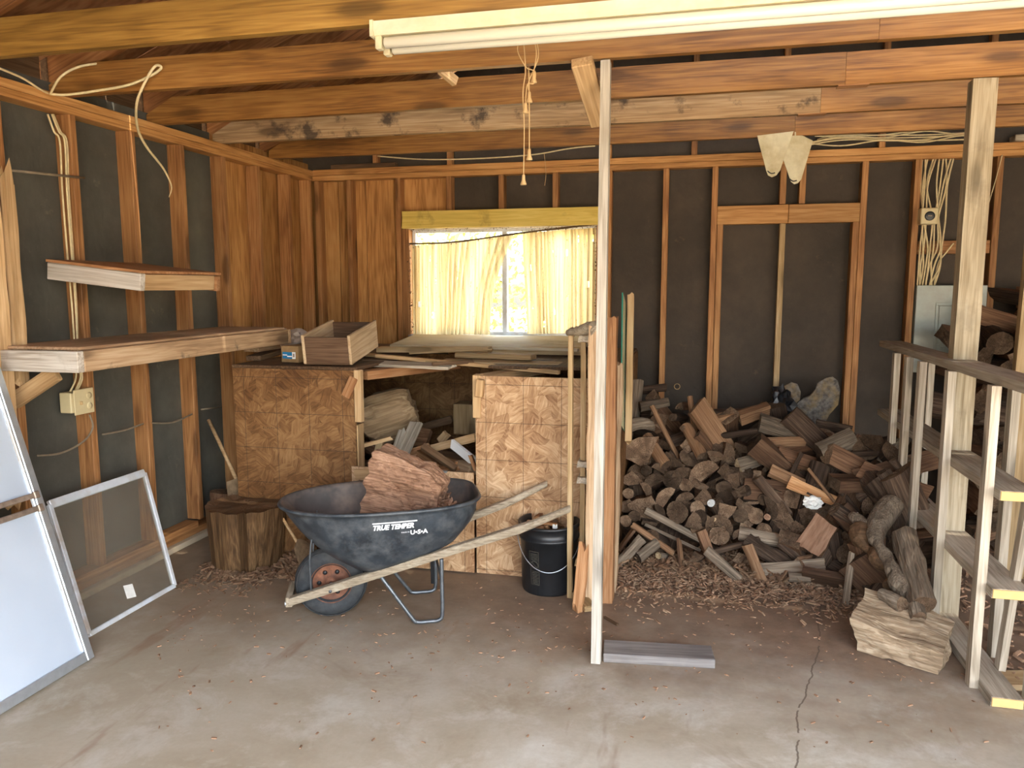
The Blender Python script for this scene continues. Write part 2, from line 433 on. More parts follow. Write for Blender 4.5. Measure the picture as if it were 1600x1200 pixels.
def board(name, a, b, w, t, mat, parent=None, up=(0, 0, 1), ch=.003):
    a, b = V(a), V(b)
    me = box_mesh((b - a).length, w, t, M[mat] if isinstance(mat, str) else mat, ch)
    o = bpy.data.objects.new(name, me)
    return place(o, frame_from((a + b) / 2, b - a, up), parent)
def box(name, lo, hi, mat, parent=None, ch=.003):
    """axis-aligned; the longest side becomes the grain direction"""
    lo, hi = V(lo), V(hi); d = hi - lo; c = (lo + hi) / 2
    k = max(range(3), key=lambda i: d[i])
    ax = V([1.0 if i == k else 0 for i in range(3)])
    up = V((0, 0, 1)) if k != 2 else V((0, 1, 0))
    rest = [i for i in range(3) if i != k]
    uz = 2 if k != 2 else 1
    oth = [i for i in rest if i != uz][0]
    return board(name, c - ax * d[k] / 2, c + ax * d[k] / 2, d[uz], d[oth], mat, parent, up, ch)
def rough_board(name, a, b, w, t, mat, parent=None, up=(0, 0, 1), amp=.006, seed=0, nx=14, nz=3, endamp=.02):
    a, b = V(a), V(b); L = (b - a).length
    vs, fs = [], []
    ring = []
    for i in range(nz + 1): ring.append((-t / 2, -w / 2 + w * i / nz))
    for i in range(nz + 1): ring.append((t / 2, w / 2 - w * i / nz))
    n = len(ring)
    for k in range(nx + 1):
        x = -L / 2 + L * k / nx
        for (y, z) in ring:
            p = V((x, y, z)); q = V((x * 5, y * 25 + seed * 3.1, z * 25))
            d = noise.noise_vector(q) * amp
            if k in (0, nx): d.x += noise.noise(V((seed, y * 60, z * 60))) * endamp
            vs.append(p + V((d.x, d.y, d.z)))
    for k in range(nx):
        for i in range(n):
            j = (i + 1) % n
            fs.append((k * n + i, k * n + j, (k + 1) * n + j, (k + 1) * n + i))
    fs.append(tuple(range(n))[::-1]); fs.append(tuple(nx * n + i for i in range(n)))
    return mk(name, vs, fs, M[mat] if isinstance(mat, str) else mat, parent, frame_from((a + b) / 2, b - a, up))
def tube(name, pts, r, mat, parent=None, n=7, smooth_path=True, cap=True, M0=None):
    pts = [V(p) for p in pts]
    if smooth_path and len(pts) > 2:
        q = []
        P = [pts[0]] + pts + [pts[-1]]
        for i in range(1, len(P) - 2):
            p0, p1, p2, p3 = P[i - 1:i + 3]
            for s in range(6):
                u = s / 6
                q.append(.5 * ((2 * p1) + (p2 - p0) * u + (2 * p0 - 5 * p1 + 4 * p2 - p3) * u * u + (3 * p1 - p0 - 3 * p2 + p3) * u ** 3))
        q.append(pts[-1]); pts = q
    N = len(pts)
    rr = r if callable(r) else (lambda u: r)
    vs, fs = [], []
    t0 = (pts[1] - pts[0]).normalized()
    nrm = t0.orthogonal().normalized()
    for k, p in enumerate(pts):
        t1 = (pts[min(k + 1, N - 1)] - pts[max(k - 1, 0)]).normalized()
        nrm = (nrm - t1 * nrm.dot(t1)).normalized(); bi = t1.cross(nrm)
        rad = rr(k / (N - 1))
        for i in range(n):
            a = 2 * math.pi * i / n
            vs.append(p + (nrm * math.cos(a) + bi * math.sin(a)) * rad)
    for k in range(N - 1):
        for i in range(n):
            j = (i + 1) % n
            fs.append((k * n + i, k * n + j, (k + 1) * n + j, (k + 1) * n + i))
    if cap:
        fs.append(tuple(range(n))[::-1]); fs.append(tuple((N - 1) * n + i for i in range(n)))
    c = sum(pts, V()) / N
    Mt = Matrix.Translation(c)
    o = mk(name, [v - c for v in vs], fs, M[mat] if isinstance(mat, str) else mat, parent, Mt, smooth=True)
    return o
def lathe(name, prof, mat, parent=None, Mt=None, n=32, smooth=True, closed=False):
    """prof: (radius, z) pairs about local Z"""
    vs, fs = [], []
    for (r, z) in prof:
        for i in range(n):
            a = 2 * math.pi * i / n; vs.append((r * math.cos(a), r * math.sin(a), z))
    K = len(prof)
    for k in range(K - 1 + (1 if closed else 0)):
        k2 = (k + 1) % K
        for i in range(n):
            j = (i + 1) % n
            fs.append((k * n + i, k * n + j, k2 * n + j, k2 * n + i))
    if not closed:
        fs.append(tuple(range(n))[::-1]); fs.append(tuple((K - 1) * n + i for i in range(n)))
    o = mk(name, vs, fs, M[mat] if isinstance(mat, str) else mat, parent, Mt, smooth=smooth)
    if smooth:
        for p in o.data.polygons:
            if len(p.vertices) > 4: p.use_smooth = False
    return o
def prism(name, outline, h, mat, parent=None, Mt=None):
    """outline in local XZ, thickness h along local Y"""
    n = len(outline)
    vs = [(x, -h / 2, z) for x, z in outline] + [(x, h / 2, z) for x, z in outline]
    fs = [tuple(range(n)), tuple(range(2 * n - 1, n - 1, -1))] + [(i, i + n, (i + 1) % n + n, (i + 1) % n) for i in range(n)]
    return mk(name, vs, fs, M[mat] if isinstance(mat, str) else mat, parent, Mt)
def blob(name, c, rad, mat, parent=None, amp=.3, freq=2.5, seed=0, sub=3, rot=None, cut_low=None):
    bm = bmesh.new(); bmesh.ops.create_icosphere(bm, subdivisions=sub, radius=1.0)
    for v in bm.verts:
        n = noise.fractal(v.co * freq + V((seed * 7.3, seed, 0)), 1.0, 2.0, 4)
        v.co = v.co * (1 + amp * n)
        v.co = V((v.co.x * rad[0], v.co.y * rad[1], v.co.z * rad[2]))
        if cut_low is not None and v.co.z < cut_low: v.co.z = cut_low
    me = bpy.data.meshes.new(name); bm.to_mesh(me); bm.free()
    me.materials.append(M[mat])
    o = bpy.data.objects.new(name, me)
    Mt = Matrix.Translation(V(c))
    if rot: Mt = Mt @ rot
    return place(o, Mt, parent)

# ================================================================ STRUCTURE
XL, YB = -2.93, 5.62           # faces of the left and the back stud wall
XR, YF = 5.6, -.75             # right wall, front of the shed
ZP, ZJ = 2.352, 2.43           # underside of the top plates, underside of the joists

def setting(name, label, cat, loc=(0, 0, 0)):
    return thing(name, label, cat, loc, kind='structure')
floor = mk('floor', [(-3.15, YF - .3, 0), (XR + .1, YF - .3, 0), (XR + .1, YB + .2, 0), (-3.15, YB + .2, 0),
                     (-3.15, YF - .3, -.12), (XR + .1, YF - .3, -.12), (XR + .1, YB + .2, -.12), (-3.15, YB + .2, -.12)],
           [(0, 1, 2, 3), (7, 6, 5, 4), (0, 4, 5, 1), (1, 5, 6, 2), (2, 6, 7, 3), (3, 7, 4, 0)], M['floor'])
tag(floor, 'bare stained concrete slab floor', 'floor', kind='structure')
gnd = mk('ground', [(-60, -60, -.13), (60, -60, -.13), (60, 60, -.13), (-60, 60, -.13)], [(0, 1, 2, 3)], M['ground'])
tag(gnd, 'dry earth ground outside the shed', 'ground', kind='structure')

# ---- left wall
wl = setting('wall_left', 'left stud wall with black felt paper between reddish studs', 'wall', (XL, 0, 0))
box('felt_sheathing', (XL - .105, YF, .04), (XL - .09, 4.44, 2.50), 'felt', wl, 0)
box('curb', (XL - .16, YF, 0), (XL + .035, YB + .1, .035), M['ground'], wl, .006)
box('bottom_plate', (XL - .09, YF, .035), (XL, YB, .073), 'stud', wl)
box('bottom_plate', (XL - .085, YF, .073), (XL + .003, 4.0, .111), 'stud', wl)
box('top_plate', (XL - .09, YF, ZP), (XL, YB + .09, ZP + .038), 'plate', wl)
box('top_plate', (XL - .09, YF, ZP + .039), (XL + .002, YB + .09, ZJ), 'plate', wl)
for y in (-.70, -.41, 0, .40, .81, 1.21, 1.62, 2.02, 2.43, 2.83, 3.245, 3.65, 4.06, 4.47, 4.87, 5.28, 5.60):
    box('stud', (XL - .09, y - .04, .111), (XL, y, ZP), 'stud', wl)
# siding boards seen from behind near the corner
box('felt_sheathing', (XL - .13, 4.3, .04), (XL - .115, YB + .12, 2.50), 'felt', wl, 0)
y = 4.44
k = 0
for wdt in (.155, .25, .14, .27, .22, .28):
    box('siding_board', (XL - .108 - .004 * (k % 2), y, .04), (XL - .091 - .004 * (k % 2), y + wdt - .004, 2.5), 'siding', wl)
    y += wdt; k += 1
# ---- back wall
wb_ = setting('wall_back', 'back stud wall with black felt paper and rough openings', 'wall', (0, YB, 0))
def felt_rect(x0, x1, z0, z1):
    box('felt_sheathing', (x0, YB + .11, z0), (x1, YB + .125, z1), 'feltback', wb_, 0)
felt_rect(-3.10, -2.19, .02, 2.36)
felt_rect(-2.19, -.66, 2.0, 2.36)
felt_rect(-2.19, -.66, .02, 1.12)
felt_rect(-.66, 1.06, .02, 2.36)
felt_rect(1.06, XR, .02, 2.36)
_g = [(-3.12, 2.361), (XR + .1, 2.361), (XR + .1, 2.50 + .4 * (5.55 - XR - .1) + .12), (1.25, 2.50 + .4 * 4.3 + .12), (-3.12, 2.50 - .4 * .07 + .12)]
prism('felt_sheathing', _g, .015, 'feltback', wb_, Matrix.Translation((0, YB + .118, 0)))
box('bottom_plate', (XL, YB, 0), (XR, YB + .09, .038), 'stud', wb_)
box('top_plate', (XL - .09, YB, ZP - .002), (XR, YB + .09, ZP + .036), 'plate', wb_)
box('top_plate', (XL - .0, YB + .001, ZP + .038), (XR, YB + .09, ZJ + .005), 'plate', wb_)
box('short_plate', (1.93, YB - .04, ZJ + .006), (3.6, YB + .06, ZJ + .045), 'weath', wb_)
box('short_plate', (-2.78, YB + .01, ZJ + .006), (-2.25, YB + .08, ZJ + .04), 'dark', wb_)
def bstud(x, z0=.038, z1=None, mat='stud', name='stud', w=.04):
    box(name, (x - w / 2, YB, z0), (x + w / 2, YB + .09, z1 or ZP - .002), mat, wb_)
for x in (-2.90, -2.63, -2.225, -.62, -.221, .112, .155, 1.032, 1.074, 1.395, 1.872, 2.28, 2.69, 3.1, 3.5, 3.9, 4.3, 4.7, 5.1, 5.5):
    if x in (.155, 1.032): bstud(x, .038, 1.958)
    else: bstud(x)
bstud(-2.183, 0.04, 1.99); bstud(-.662, .04, 1.99)
for x in (-1.82, -1.415, -1.01): bstud(x, 2.10, None, name='cripple_stud')
for x in (-1.82, -1.415, -1.01): bstud(x, .04, 1.10, name='cripple_stud')
for x in (.56, .685): bstud(x, 2.085, None, name='cripple_stud')
box('stud', (.55, YB + .012, .04), (.588, YB + .088, 1.957), 'lath', wb_)
box('door_header', (.132, YB - .004, 1.957), (.60, YB + .088, 2.082), 'plate', wb_)
box('door_header', (.602, YB - .004, 1.957), (1.052, YB + .088, 2.082), 'plate', wb_)
box('blocking', (1.42, YB + .01, 1.74), (1.85, YB + .08, 1.825), 'stud', wb_)
box('window_sill_plate', (-2.165, YB, 1.10), (-.68, YB + .09, 1.14), 'stud', wb_)
x = -3.0; k = 0
for wdt in (.24, .14, .09, .24, .10):
    box('siding_board', (x, YB + .092 + .004 * (k % 2), .04), (x + wdt - .004, YB + .108 + .004 * (k % 2), 2.36), 'siding', wb_)
    x += wdt; k += 1
box('siding_board', (-2.2, YB + .092, 1.98), (-1.86, YB + .106, 2.36), 'siding', wb_)
for x in (-2.418, -1.821, -1.226, -.63, -.034, .56, 1.174, 1.80, 2.4, 3.0):
    ztop = min(4.0, 2.53 + .40 * min(x + 3.1, 5.6 - x)) - .02
    box('gable_stud', (x - .02, YB + .03, ZJ + .007), (x + .02, YB + .09, ztop), 'stud', wb_)
# ---- right wall and the front header, both outside the frame
wr = setting('wall_right', 'right side wall of the shed', 'wall', (XR, 0, 0))
box('felt_sheathing', (XR, YF, .0), (XR + .015, YB + .1, 2.5), 'felt', wr, 0)
wf = setting('wall_front', 'front of the shed, open on the driveway side', 'wall', (0, YF, 0))
box('header_beam', (-3.1, YF - .1, 2.3), (XR + .1, YF, 2.45), 'plate', wf)
box('gable_sheathing', (-3.1, YF - .13, 2.45), (XR + .1, YF - .1, 3.2), 'siding', wf)
box('front_siding', (-3.1, YF - .1, 0), (-1.35, YF, 2.3), 'siding', wf)
box('front_post', (XR - .1, YF - .1, 0), (XR + .1, YF, 2.2), 'plate', wf)

# ---- ceiling: joists, rafters, roof sheathing
ce = setting('ceiling', 'open ceiling of orange joists below a dark roof deck', 'ceiling', (0, 0, ZJ))
RIDGE = 1.25; SL = .40
def roofz(x): return 2.50 + SL * ((x + 3.05) if x < RIDGE else (RIDGE * 2 + 3.05 - x))
for side in (0, 1):
    xs = [-3.75, RIDGE] if side == 0 else [RIDGE, 6.25]
    xa, xb = xs
    n = 4
    for k in range(n):
        u0, u1 = xa + (xb - xa) * k / n, xa + (xb - xa) * (k + 1) / n - .004
        for (y0, y1) in ((YF - .4, 1.2), (1.204, 3.6), (3.604, 6.25)):
            z0, z1 = roofz(u0) + .13, roofz(u1) + .13
            mk('roof_sheet', [(u0, y0, z0), (u1, y0, z1), (u1, y1, z1), (u0, y1, z0), (u0, y0, z0 + .015), (u1, y0, z1 + .015), (u1, y1, z1 + .015), (u0, y1, z0 + .015)],
               [(3, 2, 1, 0), (4, 5, 6, 7), (0, 1, 5, 4), (1, 2, 6, 5), (2, 3, 7, 6), (3, 0, 4, 7)], M['roof'], ce)
for _y0, _y1 in zip([YF] + [v + .02 for v in (-.72, -.38, .22, .82, 1.42, 2.02, 2.62, 3.21, 3.87, 4.45, 5.06)], [v - .02 for v in (-.72, -.38, .22, .82, 1.42, 2.02, 2.62, 3.21, 3.87, 4.45, 5.06)] + [YB + .1]):
    box('eave_light_block', (XL - .17, _y0, ZJ - .05), (XL - .13, _y1, ZJ + .20), 'dark', ce)  # boards added to stop daylight leaking in over the left plate
JY = [-.98 + .26, -.38, .22, .82, 1.42, 2.02, 2.62, 3.21, 3.87, 4.45, 5.06]
JX = [.7, .6, .7, .6, .7, .6, .66, .63, .63, .61, .555]
for i, (y, xj) in enumerate(zip(JY, JX)):
    mat = 'joist_grey' if abs(y - 4.45) < .01 else 'joist_yellow' if y < 2.7 else 'joist'
    # clipped left end follows the roof slope
    def jo(name, x0, x1, dy, clip, mat=mat, h=.142):
        L = x1 - x0
        ol = [(-L / 2, 0), (L / 2, 0), (L / 2, h), (-L / 2 + (.17 if clip else 0), h)] + ([(-L / 2, .055)] if clip else [])
        prism(name, ol, .038, mat, ce, Matrix.Translation((x0 + L / 2, y + dy, ZJ + .001)))
    x0 = {3.21: -3.02, 3.87: -3.01, 4.45: -2.99, 5.06: -2.96}.get(y, -3.02)
    jo('joist', x0, xj, 0, True)
    jo('joist', xj + .002, XR, .004, False, 'joist')
    # rafters
    for (xa, xb) in ((-3.7, RIDGE), (6.2, RIDGE)):
        board('rafter', (xa, y + .045, roofz(xa) + .055), (xb, y + .045, roofz(xb) + .055), .14, .038, 'rafter', ce)
board('ridge_board', (RIDGE, YF, roofz(RIDGE) + .04), (RIDGE, YB, roofz(RIDGE) + .04), .18, .04, 'rafter', ce)
# web braces above the joists
for (y, xa, za, xb, zb) in ((2.95, -2.0, 2.60, -.7, 3.3), (3.45, -1.7, 2.6, -.6, 3.2), (2.9, -.9, 2.6, -2.0, 2.9)):
    board('web_brace', (xa, y, za), (xb, y, zb), .09, .025, 'rafter', ce)
board('nailer_block', ony(688, 108, 3.62), ony(712, 128, 3.70), .045, .03, 'pale', ce)
board('tie_strip', (.2, 3.26, ZJ + .16), (5.4, 3.30, ZJ + .16), .02, .09, 'joist', ce)
box('red_shim', (.60, 3.84, ZJ - .006), (.73, 3.90, ZJ - .001), 'slabred', ce, 0)
box('red_shim', (.50, 4.42, ZJ - .006), (.64, 4.47, ZJ - .001), 'slabred', ce, 0)

# ---- window in the back wall
wi = setting('window_1', 'small back window with glowing tattered curtains', 'window', (-1.42, YB, 1.15))
wx0, wx1, wz0, wz1 = -2.163, -.683, 1.145, 1.985
box('window_casing', (wx0, YB + .0, wz0), (wx0 + .022, YB + .12, wz1), 'stud', wi)
box('window_casing', (wx1 - .022, YB + .0, wz0), (wx1, YB + .12, wz1), 'stud', wi)
box('window_casing', (wx0, YB + .0, wz1 - .02), (wx1, YB + .12, wz1), 'weath', wi)
box('window_casing', (wx0, YB + .0, wz0 - .001), (wx1, YB + .12, wz0 + .02), 'whitealu', wi)
for (a, b, c, d) in ((wx0 + .022, wx0 + .05, wz0 + .02, wz1 - .02), (wx1 - .05, wx1 - .022, wz0 + .02, wz1 - .02)):
    box('window_frame', (a, YB + .07, c), (b, YB + .10, d), 'whitealu', wi)
for (a, b) in ((wz0 + .02, wz0 + .045), (wz1 - .045, wz1 - .02)):
    box('window_frame', (wx0 + .05, YB + .071, a), (wx1 - .05, YB + .099, b), 'whitealu', wi)
box('mullion', (-1.425, YB + .06, wz0 + .045), (-1.385, YB + .10, wz1 - .045), 'whitealu', wi)
box('pane', (wx0 + .05, YB + .083, wz0 + .045), (-1.425, YB + .087, wz1 - .045), 'pane_window', wi, 0)
box('pane', (-1.385, YB + .083, wz0 + .045), (wx1 - .05, YB + .087, wz1 - .045), 'pane_window', wi, 0)
hb = rough_board('yellow_header', ony(629, 344, YB - .035), ony(940, 337, YB - .035), .125, .035, 'yellowboard', wi, amp=.0015, endamp=.02)

def curtain(name, label, pts_top, pts_bot, y0, seed):
    """pts: world x,z rows, top and bottom; between them straight cloth with pleats"""
    nx, nz = 110, 16
    vs, fs = [], []
    for j in range(nz + 1):
        v = j / nz
        for i in range(nx + 1):
            u = i / nx
            a = pts_top(u); b = pts_bot(u)
            cx = a[0] + (b[0] - a[0]) * v; cz = a[1] + (b[1] - a[1]) * v
            if name == 'curtain_panel' and seed == 1:
                cx -= .05 * math.sin(math.pi * v) * u ** 3
            ph = 11 * u + 2.5 * noise.noise(V((u * 4, seed, 0)))
            d = .020 * math.sin(ph * 2 * math.pi) * (.7 + .5 * noise.noise(V((u * 9, seed, v)))) + .006 * math.sin(ph * 31)
            d += .02 * noise.noise(V((u * 3, v * 2, seed)))
            vs.append((cx, y0 + d, cz))
    for j in range(nz):
        for i in range(nx):
            if noise.noise(V((i * .23, j * .55, seed * 5))) > .62: continue
            k = j * (nx + 1) + i
            fs.append((k, k + 1, k + nx + 2, k + nx + 1))
    o = mk('curtain', vs, fs, M['curtain'], smooth=True)
    return tag(o, label, 'curtain')
YC = YB + .022
def Wp(px, py): p = ony(px, py, YC); return (p.x, p.z)
def lerp2(a, b, u): return (a[0] + (b[0] - a[0]) * u, a[1] + (b[1] - a[1]) * u)
lt = [Wp(643, 384), Wp(712, 379), Wp(803, 366)]
curtain('curtain_panel', 'left yellowed curtain pulled aside over the left pane of the window',
        lambda u: lerp2(lt[0], lt[1], u * 2) if u < .5 else lerp2(lt[1], lt[2], u * 2 - 1),
        lambda u: lerp2(Wp(645, 523), Wp(765, 523), u), YC, 1)
curtain('curtain_panel2', 'right speckled curtain hanging straight over the right pane of the window',
        lambda u: lerp2(Wp(816, 364), Wp(931, 356), u),
        lambda u: lerp2(Wp(824, 522), Wp(929, 520), u), YC, 2)
rod = tube('curtain_rod', [ony(640, 381, YC - .02), ony(712, 378, YC - .02), ony(815, 364, YC - .02), ony(934, 350, YC - .02)], lambda u: .006 + .004 * abs(noise.noise(V((u * 40, 0, 0)))), 'web')
tag(rod, 'sagging curtain rod crusted with old cobweb across the window', 'curtain rod')
def webs():
    vs, fs = [], []
    rr = random.Random(3)
    segs = [((638, 368), (644, 522), 150), ((932, 352), (931, 515), 110), ((640, 360), (935, 352), 160), ((815, 362), (934, 352), 130), ((643, 384), (780, 371), 60), ((781, 440), (766, 520), 40)]
    for a, b, n in segs:
        for _ in range(n):
            u = rr.random()
            p = ony(a[0] + (b[0] - a[0]) * u + rr.gauss(0, 1.6), a[1] + (b[1] - a[1]) * u + rr.gauss(0, 1.8), YB + rr.uniform(-.005, .01))
            s = rr.uniform(.003, .009); k = len(vs)
            d = [V((rr.uniform(-s, s), rr.uniform(-s, s), rr.uniform(-s, s))) for _ in range(4)]
            for q in d: vs.append(p + q)
            fs += [(k, k + 1, k + 2), (k, k + 2, k + 3), (k, k + 3, k + 1), (k + 1, k + 3, k + 2)]
    o = mk('cobweb_debris', vs, fs, M['web'])
    tag(o, 'brown cobweb debris crusted around the window edges', 'cobweb', kind='stuff')
webs()

# ---- foliage outside the window
def shrub(x, y, h, r, seed, label):
    rr = random.Random(seed); vs, fs = [], []
    t = thing('shrub', label, 'shrub', (x, y, -.13), group='sunlit shrubs outside the window')
    for _ in range(2600):
        a, b = rr.uniform(0, 6.283), rr.random() ** .4
        z = rr.uniform(.15, 1) * h
        q = r * b * math.sin(math.pi * (.15 + .8 * z / h))
        p = V((x + math.cos(a) * q, y + math.sin(a) * q, z)); s = rr.uniform(.03, .06)
        d1 = V((rr.gauss(0, 1), rr.gauss(0, 1), rr.gauss(0, 1))).normalized(); d2 = d1.orthogonal().normalized() * .5
        k = len(vs); vs += [p - d1 * s, p + d2 * s, p + d1 * s, p - d2 * s]; fs.append((k, k + 1, k + 2, k + 3))
    o = mk('foliage', vs, fs, M['leaf'], t); tag(o, kind='stuff')
    tube('stem', [(x, y, -.13), (x + .05, y, h * .4), (x - .05, y, h * .8)], lambda u: .05 * (1 - .7 * u), 'dark', t)
for k, (x, y, h, r, lb) in enumerate(((-3.2, 8.4, 3.4, 1.2, 'yellow-green shrub outside, seen at the left end of the window'), (-1.3, 9.0, 3.8, 1.2, 'yellow-green shrub outside, seen through the gap between the curtains'), (.9, 8.6, 3.2, 1.1, 'yellow-green shrub outside, behind the right curtain'))):
    shrub(x, y, h, r, 40 + k, lb)

# ================================================================ BIG FREESTANDING THINGS
M['freshcut'] = flat('fresh_cut_wood', (.66, .44, .18), .8, var=.15, nscale=12)
# ---- thin pale post in the middle
t = thing('post', 'thin pale post standing in the middle, foot beside a grey floor plank', 'post', (-.355, 3.0, 0))
rough_board('post_timber', (-.355, 2.985, 0.002), (-.372, 3.20, ZJ - .012), .038, .05, 'whitepost', t, up=(1, 0, 0), amp=.0015, endamp=0, nx=20)
sf = thing('floor_plank', 'grey painted plank lying flat on the slab at the pale post', 'plank', (-.11, 3.1, 0))
p0, p1 = onz(940, 1022, .036), onz(1115, 1032, .036)
board('plank_body', (p0.x, p0.y + .065, .019), (p1.x, p1.y + .065, .019), .038, .13, 'greyplank', sf)
# ---- thick weathered post
t = thing('post', 'thick weathered post rising beside the right lattice divider', 'post', (1.16, 3.78, 0))
rough_board('post_timber', (1.165, 3.78, .002), (1.205, 3.90, ZJ - .004), .098, .075, 'post', t, up=(1, 0, 0), amp=.002, endamp=0, nx=24)
# ---- brown wide post at far right behind the lattice
t = thing('post', 'brown broad post behind the lattice divider at the right edge', 'post', (1.66, 4.42, 0))
rough_board('post_timber', (1.655, 4.42, .002), (1.70, 4.45, ZJ - .004), .13, .05, 'lath', t, up=(1, 0, 0), amp=.002, endamp=0)
# ---- knee brace block up by the joists
tb = thing('brace_block', 'short angled lumber offcut nailed between joist and pale post', 'brace', (-.5, 3.3, 2.4))
board('brace_timber', ony(909, 96, 3.12) + V((0, .0, 0)), ony(938, 192, 3.52), .085, .04, 'pale', tb, up=(1, 0, .1))

# ---- lattice dividers (strips on both faces of flat rails)
def strip(name, a, b, w, t_, mat, parent, up=(1, 0, 0)):
    return rough_board(name, a, b, w, t_, mat, parent, up=up, amp=.0012, endamp=0, nx=8, nz=1)
lat = thing('lattice_divider', 'tall weathered lattice divider of upright strips standing at the right', 'divider', (1.17, 3.6, 0))
for z, y0, y1, w in ((.02, 2.98, 4.9, .105), (.405, 3.05, 4.85, .13), (.775, 3.05, 5.0, .13), (1.185, 2.90, 5.05, .12)):
    rough_board('rail', (1.115 + w / 2 - .02, y0, z), (1.115 + w / 2 - .02, y1, z), w, .036, 'weath', lat, up=(1, 0, 0), amp=.0015, endamp=.0)
    tag(board('cut_end', (1.115 - .019, y0 - .004, z), (1.115 + w - .021, y0 - .004, z), .034, .006, 'freshcut', lat, up=(0, 0, 1)), 'yellowish fresh-cut end of the rail')
for y in (4.55, 4.30, 4.06, 3.63, 3.13):
    strip('upright_strip', (1.078, y, .001), (1.078, y, 1.168), .032, .05, 'weath', lat)
for y in (4.55, 4.05, 3.42, 3.06):
    strip('upright_strip', (1.250, y, .001), (1.250, y, 1.166 if y > 3.2 else .77), .032, .05, 'weath', lat)
strip('upright_strip', (1.205, 3.22, .04), (1.235, 3.10, 1.165), .026, .045, 'weath', lat)
# middle divider next to the bin
ml = thing('lattice_divider', 'narrow slatted divider standing between the black bucket and the slab', 'divider', (-.55, 3.62, 0))
strip('upright_strip', (-.566, 3.62, .002), (-.574, 3.64, 1.298), .022, .04, 'lath', ml)
strip('upright_strip', (-.516, 3.70, .05), (-.524, 3.72, 1.262), .024, .03, 'lath', ml)
strip('upright_strip', (-.566, 4.35, .002), (-.574, 4.35, 1.26), .022, .04, 'lath', ml)
for z in (.585, .665, 1.28): rough_board('rail', (-.505, 3.66, z), (-.505, 4.6, z), .075, .03, 'weath', ml, up=(1, 0, 0))
rough_board('rail', (-.50, 3.62, .18), (-.50, 4.6, .18), .085, .035, 'lath', ml, up=(1, 0, 0))
gn = tube('knotty_branch', [ony(887, 520, 3.70), ony(905, 517, 3.66), ony(925, 512, 3.62), ony(934, 520, 3.6)], lambda u: .016 + .026 * u + .012 * noise.noise(V((u * 20, 0, 0))), 'handle', n=9)
tag(gn, 'gnarled branch stub with a knotty end, on top of the narrow slatted divider', 'branch')
# rough sawn slabs
s1 = rough_board('timber_slab', (-.446, 3.58, .002), (-.444, 3.60, 1.345), .072, .05, 'slab', up=(1, 0, 0), amp=.006, nx=26, nz=4)
tag(s1, 'rough sawn light timber slab standing left behind the pale post', 'slab')
s2 = rough_board('timber_slab', (-.375, 3.62, .002), (-.378, 3.63, 1.385), .050, .08, 'slabred', up=(1, 0, 0), amp=.004, nx=26, nz=4)
tag(s2, 'orange-brown timber slab standing on end just right of the pale post', 'slab')
vs = []
s3 = rough_board('timber_slab', (-.372, 3.74, .002), (-.356, 3.76, 1.16), .045, .05, 'slab', up=(1, 0, 0), amp=.014, nx=20, nz=4, seed=5)
tag(s3, 'bulging tan slab with a barked edge, rightmost of the standing slabs by the bin', 'slab')
s4 = rough_board('split_board', ony(902, 950, 3.46), ony(912, 855, 3.56), .05, .03, 'slabred', up=(1, 0, .3), amp=.008, nx=14, nz=3, seed=7, endamp=.06)
tag(s4, 'torn orange split board leaning at the foot of the narrow slatted divider', 'board')
s5 = rough_board('board_offcut', (-.53, 3.62, .02), (-.44, 3.46, .02), .03, .06, 'lath', seed=3)
tag(s5, 'small offcut on the floor behind the foot of the pale post', 'offcut')
# leaning wooden strip and glass sheet
g1 = rough_board('leaning_board', ony(986, 462, 4.45), ony(982, 690, 4.15), .035, .05, 'pale', up=(1, 0, 0), amp=.002)
tag(g1, 'narrow board leaning behind a green-edged glass sheet by the firewood', 'board')
a, b = ony(976.5, 472, 4.35), ony(974, 672, 4.12)
gl = board('glass_sheet', a, b, .008, .34, 'greenedge', None, up=(1, 0, 0), ch=.001)
tag(gl, 'sheet of glass seen edge-on with a green edge beside the slabs', 'glass sheet')

# ---- storage bin of OSB panels
BY = 3.83
bn = thing('storage_bin', 'large plywood wood bin with a square opening in its front', 'bin', (-1.43, BY, 0))
ZT = 1.075
def panel(name, x0, x1, z0, z1, y=BY, mat='osb', t_=.012, parent=bn):
    w, h = x1 - x0, z1 - z0
    o = mk(name, [(sx * w / 2, sy * t_ / 2, sz * h / 2) for sx in (-1, 1) for sy in (-1, 1) for sz in (-1, 1)],
           [(0, 1, 3, 2), (4, 6, 7, 5), (0, 4, 5, 1), (2, 3, 7, 6), (0, 2, 6, 4), (1, 5, 7, 3)], M[mat], parent, Matrix.Translation(((x0 + x1) / 2, y, (z0 + z1) / 2)))
    return o
xl0 = ony(364, 572, BY).x; xl1 = ony(554, 583, BY).x; xr0 = ony(744, 700, BY).x
panel('front_panel', xl0, xl1, .003, ZT + .005, mat='osbdark')
panel('front_panel', xr0, -.385, .003, ZT - .005, mat='osb')
# flap hung from two hinges below the opening
fz = ony(650, 733, BY - .01).z
fl = panel('flap_door', xl1 - .02, xr0 - .008, .01, fz, y=BY - .022, mat='osb')
for px in (590, 692):
    p = ony(px, 731, BY - .03)
    box('hinge', (p.x - .022, BY - .034, fz - .006), (p.x + .022, BY - .012, fz + .004), 'alu', bn, .001)
ba = rough_board('batten', ony(555, 741, BY - .035), ony(605, 741, BY - .035), .06, .012, 'pale', bn)
